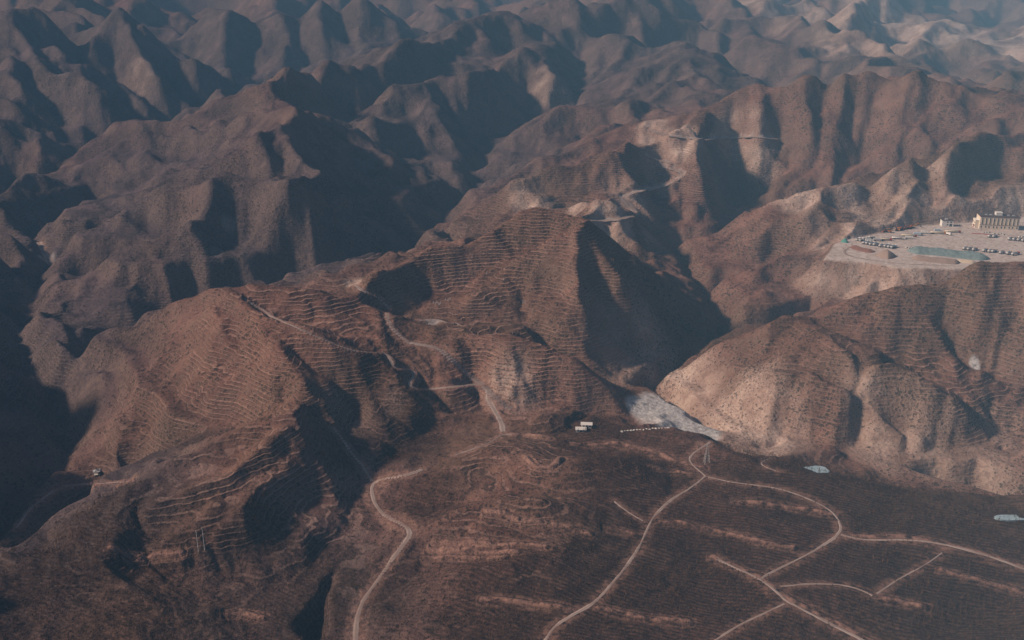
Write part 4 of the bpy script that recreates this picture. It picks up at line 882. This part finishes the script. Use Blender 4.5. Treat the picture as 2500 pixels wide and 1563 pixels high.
MACH = [(loader(M['rust']), 2160, 567, 200, 'rusty red wheel loader at the left end of the machine row', 'loader'), (loader(M['orange']), 2169, 567.5, 160, 'orange wheel loader second from the left of the machine row', 'loader'), (dump_truck(8, M['rust'], M['beige']), 2186, 562.5, 230, 'pinkish truck third in the row of machines', 'dump truck'), (dump_truck(8, M['rust'], M['orange']), 2196, 562, 235, 'orange-cabbed dump truck in the middle of the machine row', 'dump truck'), (loader(M['rust']), 2209, 560, 210, 'rusty wheel loader right of the middle of the machine row', 'loader'), (excavator(M['rust'], .8), 2218, 558.5, 20, 'rusty excavator with a short boom beside the big orange one', 'excavator'), (excavator(M['orange'], 1.35), 2226, 556.5, 10, 'bright orange excavator with a long raised boom at the row end', 'excavator')]
for o, u, v, a, lb, ct in MACH: o.location = YW(u, v); o.rotation_euler = (0, 0, R(a)); tag(o, lb, ct, 'machines in a row along the back of the yard'); o.scale = (1.25,)*3
# ---- heaps in the yard
def heap(name, path, half, h, m, label, cat, ridge=.12, seed=0):
    p = densify([YW(*q) for q in path], 1.0); p = smooth_line(p, 4); t = np.gradient(p[:, :2], axis=0); t /= np.linalg.norm(t, axis=1)[:, None]; nr = np.stack([-t[:, 1], t[:, 0]], 1); n = len(p); s_ = np.linspace(0, 1, n); L = n*1.0
    env = np.clip(np.minimum(s_, 1-s_)*L/(half*.95), 0, 1); env = np.sin(env*math.pi/2)**.8; co = []
    for k in np.linspace(-1, 1, 15):
        xy = p[:, :2]+nr*(k*half*np.clip(env, .15, 1))[:, None]; hh = h*env*np.clip(1.12-abs(k)*1.12, 0, 1)**(.85)*(1+.22*fbm(xy[:, 0]+seed, xy[:, 1], 7, 3)); co.append(np.column_stack([xy, hh-.05-(.4 if abs(k) == 1 else 0)]))
    co = np.stack(co, 1); ii_ = np.arange(n*15).reshape(n, 15)
    o = link(name, np_mesh(name, co.reshape(-1, 3), np.stack([ii_[:-1, :-1], ii_[1:, :-1], ii_[1:, 1:], ii_[:-1, 1:]], -1).reshape(-1, 4), m, True)); return tag(o, label, cat)
gr_m = mat('heaped_gravel', (0.33, 0.235, 0.19), 1.0, var=.2, scale=1.2); net_m = mat('teal_dust_net', (0.20, 0.255, 0.25), .95, var=.3, scale=.35); tarp_m = mat('bright_teal_tarpaulin', (0.10, 0.30, 0.25), .7, var=.2, scale=.8); pale_m = mat('cream_sand', (0.58, 0.46, 0.34), 1.0, var=.12, scale=.8)
heap('gravel_mound', ((2138, 624), (2163, 625), (2190, 627)), 15, 7.5, gr_m, 'brown conical gravel mound left of the teal netted heap', 'gravel mound', seed=3)
heap('netted_heap', ((2214, 613), (2260, 615), (2310, 620), (2360, 626), (2418, 633)), 12, 5.5, net_m, 'long flat-topped heap under teal dust netting', 'netted heap', seed=9)
heap('gravel_bank', ((2224, 630), (2262, 635), (2310, 640), (2345, 642)), 8, 4.0, gr_m, 'low brown gravel bank in front of the teal netted heap', 'gravel bank', seed=13)
heap('sand_heap', ((2333, 636), (2360, 640), (2385, 642)), 6, 2.4, pale_m, 'cream sand heap at the right end of the gravel bank', 'sand heap', seed=17)
heap('soil_heap', ((2080, 601), (2098, 609), (2122, 614), (2138, 615)), 7, 2.6, mat('red_soil', (0.27, 0.13, 0.09), 1.0, var=.3, scale=.6), 'reddish soil heap between the tanker row and the gravel mound', 'soil heap', seed=21)
heap('tarpaulin_heap', ((2055, 592), (2062, 591), (2069, 590)), 5, 4.2, tarp_m, 'bright teal tarpaulin heap at the left corner of the yard', 'tarpaulin heap', seed=27)
# low striped wall
a, b = YW(2372, 570), YW(2421, 574); o = empty('low_wall', a, math.atan2(b[1]-a[1], b[0]-a[0])); L = math.dist(a, b); MB().box(0, L, -.15, .15, 0, .9).build('wall', M['red'], o); MB().box(-.05, L+.05, -.2, .2, .9, 1.1).build('coping', M['white'], o); tag(o, 'low reddish wall with a white coping near the white cars', 'low wall')
# ---- long cream building
a, b = YW(2390, 558.5), YW(2486, 562.5); L = math.dist(a, b); D = 17.0; Hh = 14.2
B = empty('long_building', a, math.atan2(b[1]-a[1], b[0]-a[0])); tag(B, 'long cream three-storey building with dark window strips and a dark flat roof', 'building')
MB().box(0, L, 0, D, 0, Hh).build('wall', M['cream'], B)
rf = MB().box(-.5, L+.5, -.5, D+.5, Hh, Hh+.7).build('roof', M['maroon'], B); MB().box(.2, L-.2, .2, D-.2, Hh+.7, Hh+.78).build('roof_deck', M['roof'], rf)
pt = MB().box(L*.42, L*.58, D*.35, D*.75, Hh+.78, Hh+4.0).build('stair_house', M['white'], B); MB().box(L*.415, L*.585, D*.34, D*.76, Hh+4.0, Hh+4.2).build('stair_house_roof', M['white'], pt)
for sx in (.15, .27, .72, .85): MB().box(L*sx, L*sx+2.2, D*.4, D*.4+1.6, Hh+.78, Hh+1.6).build('roof_unit', M['grey'], rf)
MB().box(-.06, L+.06, -.14, 0, 4.6, 5.0).build('string_course', M['maroon'], B)
for i in range(10):
    x = L*(.042+.0995*i); st = MB().box(x, x+1.25, -.10, 0, 5.4, 12.8).build('window_strip', M['glass'], B)
    MB().box(x-.14, x, -.22, 0, 5.2, 13.0).box(x+1.25, x+1.39, -.22, 0, 5.2, 13.0).build('surround', M['cream'], st); MB().box(x, x+1.25, -.16, -.10, 7.7, 8.1).box(x, x+1.25, -.16, -.10, 10.3, 10.7).build('spandrel', M['roof'], st)
    x2 = L*(.042+.0995*i)+(0.3 if i % 2 else -.3); fw = MB().box(x2, x2+1.1, -.08, 0, 1.4, 3.6).build('window', M['glass'], B); MB().box(x2-.1, x2+1.2, -.2, 0, 1.2, 1.4).build('sill', M['white'], fw)
MB().box(-4.2, 0, 3.0, D-3.0, 0, 9.0).build('side_wing', M['cream'], B); MB().box(-4.5, 0, 2.7, D-2.7, 9.0, 9.35).build('side_wing_roof', M['white'], B)
d_ = MB().box(-4.35, -4.2, D*.4, D*.6, 0, 3.4).build('door', M['rust'], B); MB().box(-6.0, -4.36, D*.38, D*.62, 3.5, 3.8).build('porch_roof', M['white'], d_)
for yy in (4.0, 6.0, 11.0, 12.6):
    for zz_ in (1.6, 5.2): MB().box(-4.3, -4.2, yy, yy+.9, zz_, zz_+1.8).build('side_window', M['glass'], B)
# ---- small building
a = YW(2299, 553); b = YW(2327, 553.8); L2 = math.dist(a, b)
B2 = empty('small_building', a, math.atan2(b[1]-a[1], b[0]-a[0])); tag(B2, 'small square white two-storey building left of the long cream one', 'building'); MB().box(0, L2, 0, 8.5, 0, 6.9).build('wall', M['white'], B2); r2 = MB().box(-.3, L2+.3, -.3, 8.8, 6.9, 7.3).build('roof', M['roof'], B2); MB().box(L2*.3, L2*.55, 3, 5.4, 7.3, 8.3).build('roof_hatch', M['grey'], r2)
for i, (x, z0, w_, h_) in enumerate(((.42, 4.4, 1.4, 1.4), (.70, 4.4, 1.5, 1.5), (.42, 1.4, 1.4, 1.5), (.66, .1, 2.6, 3.1))):
    q = MB().box(L2*x, L2*x+w_, -.08, 0, z0, z0+h_).build('door' if i == 3 else 'window', M['glass'], B2); MB().box(L2*x-.15, L2*x+w_+.15, -.22, 0, z0+h_, z0+h_+.2).build('lintel', M['grey'], q)
# ---- two white sheds by the wash
def shed(u, v, L, D, h, rz, label):
    x, y, z = hit(u, v); o = empty('white_shed', (x, y, z-.3), rz); tag(o, label, 'shed', 'white sheds beside the pale wash')
    MB().box(-L/2, L/2, -D/2, D/2, 0, h).build('wall', M['white'], o); MB().prism([(-D/2-.4, h), (D/2+.4, h), (0, h+1.1)], -L/2-.4, L/2+.4, 'x').build('roof', M['sheet'], o)
    dr = MB().box(-L*.08, L*.12, -D/2-.08, -D/2, .2, 2.2).build('door', M['dark'], o)
    for sx in (-.36, .28): MB().box(L*sx, L*sx+1.1, -D/2-.07, -D/2, 1.1, 2.0).build('window', M['glass'], o)
shed(1432, 1042, 7.6, 4.4, 2.6, R(-6), 'long narrow white shed with a low gabled roof, upper of the two by the wash')
shed(1418, 1053, 7.0, 4.6, 2.4, R(-3), 'shorter white shed, lower of the two beside the pale wash')
# ---- pavilion in the left valley
x, y, z = hit(237, 1158); o = empty('pavilion', (x, y, z-.3)); tag(o, 'small open pavilion with a pale up-curved roof in the dark left valley', 'pavilion'); o.rotation_euler = (0, 0, R(20)); o.scale = (.78,)*3
MB().box(-2.6, 2.6, -2.6, 2.6, 0, .5).build('base', M['stone'], o)
for sx in (-1, 1):
    for sy in (-1, 1): MB().tube((sx*1.9, sy*1.9, .5), (sx*1.9, sy*1.9, 3.3), .16).build('column', M['stone'], o)
vs, fs, nn = [], [], 5; prof = ((3.3, 3.35), (2.6, 3.35), (1.6, 3.9), (.8, 4.6), (.12, 5.4))
for r_, h_ in prof:
    for k in range(16):
        a = k*math.pi/8; cr = max(abs(math.cos(a)), abs(math.sin(a))); kk = (1/cr-1)/.414; rr_ = r_/cr; vs.append((rr_*math.cos(a), rr_*math.sin(a), h_+.55*kk*(r_/3.3)**2))
for j in range(nn-1): fs += [(j*16+k, j*16+(k+1) % 16, (j+1)*16+(k+1) % 16, (j+1)*16+k) for k in range(16)]
fs += [tuple(range(15, -1, -1)), tuple(range(64, 80))]
rfm = MB().add(vs, fs).build('roof', M['steel'], o); MB().tube((0, 0, 5.3), (0, 0, 6.1), .16, .05).build('finial', M['stone'], rfm)
# ---- two thin poles, pylon, grave posts, stones
for u, v, h, lb in ((485, 1349, 14.0, 'thin pale pole on the near left hill, left one of two'), (500, 1345, 14.5, 'thin pale pole on the near left hill, right one of two')):
    x, y, z = hit(u, v); o = empty('utility_pole', (x, y, z-.5)); tag(o, lb, 'pole', 'two thin poles on the near left hill'); MB().tube((0, 0, 0), (0, 0, h), .22, .15, 8).build('shaft', M['stone'], o); MB().box(-.5, .5, -.05, .05, h-.6, h-.48).build('crossarm', M['wood'], o)
    for sx in (-.42, 0, .42): MB().tube((sx, 0, h-.48), (sx, 0, h-.25), .05).build('insulator', M['white'], o)
x, y, z = hit(1725, 1131); o = empty('pylon', (x, y, z-.3), R(12)); tag(o, 'slim steel lattice pylon beside the bend of the plateau track', 'pylon'); HP = 14.0
def pw(h): return 1.5*(1-h/HP)+.28
lm = MB(); bm_ = MB()
for sx in (-1, 1):
    for sy in (-1, 1): MB().tube((sx*pw(0), sy*pw(0), 0), (sx*pw(HP), sy*pw(HP), HP), .06, .05, 5).build('leg', M['steel'], o)
for k in range(8):
    h0, h1 = HP*k/8, HP*(k+1)/8
    for sx, sy, ex, ey in ((-1, -1, 1, -1), (1, -1, 1, 1), (1, 1, -1, 1), (-1, 1, -1, -1)): bm_.tube((sx*pw(h0), sy*pw(h0), h0), (ex*pw(h1), ey*pw(h1), h1), .035, n=4); bm_.tube((ex*pw(h0), ey*pw(h0), h0), (sx*pw(h1), sy*pw(h1), h1), .035, n=4)
bm_.build('bracing', M['steel'], o)
for hh in (10.5, 12.6): MB().tube((-2.4, 0, hh), (2.4, 0, hh), .07, n=5).tube((-2.4, 0, hh), (0, 0, hh+.8), .04, n=4).tube((2.4, 0, hh), (0, 0, hh+.8), .04, n=4).build('crossarm', M['steel'], o)
pr = MB().box(-.35, .35, -.12, .12, -.4, 1.9, .05, .02); pr.box(-.5, .5, -.3, .3, -.4, .15); pm = bpy.data.meshes.new('grave_post'); pm.from_pydata(pr.v, [], pr.f); pm.materials.append(M['white'])
for (u, v), lb in zip(((1058, 741), (1063, 743), (1067, 740), (1072, 744), (1075, 742), (1088, 733), (1094, 734), (1099, 732), (1230, 684), (1277, 740), (1282, 738), (1188, 670)), ('leftmost of five left of the terraced cone', 'second of five left of the terraced cone', 'third of five left of the terraced cone', 'fourth of five left of the terraced cone', 'last of five left of the terraced cone', 'left of three on the cone edge', 'middle of three on the cone edge', 'right of three on the cone edge', 'alone above the terraced cone', 'left of the pair right of the terraced cone', 'right of the pair right of the terraced cone', 'alone high behind the terraced cone')):
    x, y, z = hit(u, v); tag(o := link('grave_post', pm), 'small white upright stone post, '+lb, 'stone post', 'white stone posts around the terraced cone'); o.location = (x, y, z)
rs = np.random.RandomState(8)
def rock_mesh(seed):
    q = np.random.RandomState(seed); me = bpy.data.meshes.new('boulder'); import bmesh; bm = bmesh.new(); bmesh.ops.create_icosphere(bm, subdivisions=2, radius=1.0)
    for v_ in bm.verts: v_.co *= 1+.28*(q.rand()-.5); v_.co.z *= .6
    bm.to_mesh(me); bm.free(); me.materials.append(M['stone']); return me
rocks = [rock_mesh(q) for q in range(3)]
for i in range(16):
    u = 1518+7.6*i; v = 1052-.55*i+rs.rand()*2; x, y, z = hit(u, v); o = link('boulder', rocks[i % 3]); o.location = (x, y, z+.1); s_ = .5+.5*rs.rand(); o.scale = (s_*1.5, s_, s_); o.rotation_euler = (0, 0, rs.rand()*6)
    tag(o, 'white stone in the broken line between the sheds and the pale wash', 'boulder', 'white stones lined up beside the pale wash')
# ---- ice-pale pools in the gully
def pool(u, v, a, b, seed):
    x, y, z = hit(u, v); n = 28; th = np.arange(n)*2*math.pi/n; r = 1+.25*fbm(np.cos(th)*3+seed, np.sin(th)*3, 2.0, 2); xs, ys = x+a*r*np.cos(th), y+b*r*np.sin(th); zt = float(np.percentile(height(xs, ys), 55))+.25
    wm = bpy.data.materials.get('pond_water') or mat('pond_water', (0.33, 0.43, 0.47), .25, var=.1, scale=.2)
    co = np.column_stack([np.r_[xs, xs, x], np.r_[ys, ys, y], np.r_[np.full(n, zt), np.full(n, zt-2), zt]]); me = bpy.data.meshes.new('pond'); me.from_pydata(co.tolist(), [], [(i, (i+1) % n, 2*n) for i in range(n)]+[(i+n, (i+1) % n+n, (i+1) % n, i) for i in range(n)]); me.materials.append(wm); link('pond', me, kind='structure')
pool(1990, 1151, 8, 5, 1); pool(2482, 1264, 12, 3, 5)

# ---------------------------------------------------------------- haze: one even body of air round everything
hm = bpy.data.materials.new('air'); hm.use_nodes = True; t = hm.node_tree
for n in list(t.nodes):
    if n.type != 'OUTPUT_MATERIAL': t.nodes.remove(n)
pv = t.nodes.new('ShaderNodeVolumePrincipled'); pv.inputs['Color'].default_value = (0.36, 0.72, 1.0, 1); pv.inputs['Density'].default_value = 0.00017; pv.inputs['Anisotropy'].default_value = -0.5
t.links.new(pv.outputs[0], [n for n in t.nodes if n.type == 'OUTPUT_MATERIAL'][0].inputs['Volume'])
zlo, zhi = float(min(ZF.min(), (GZ-40).min()))-1.5, float(max(HC, ZF.max(), (GZ-40).max()))+25
hv = [(sx*31000, sy, zz_) for zz_ in (zlo, zhi) for sx, sy in ((-1, -800), (1, -800), (1, 31000), (-1, 31000))]
hme = bpy.data.meshes.new('haze'); hme.from_pydata(hv, [], [(0, 3, 2, 1), (4, 5, 6, 7), (0, 1, 5, 4), (1, 2, 6, 5), (2, 3, 7, 6), (3, 0, 4, 7)]); hme.materials.append(hm)
link('haze', hme, kind='stuff')
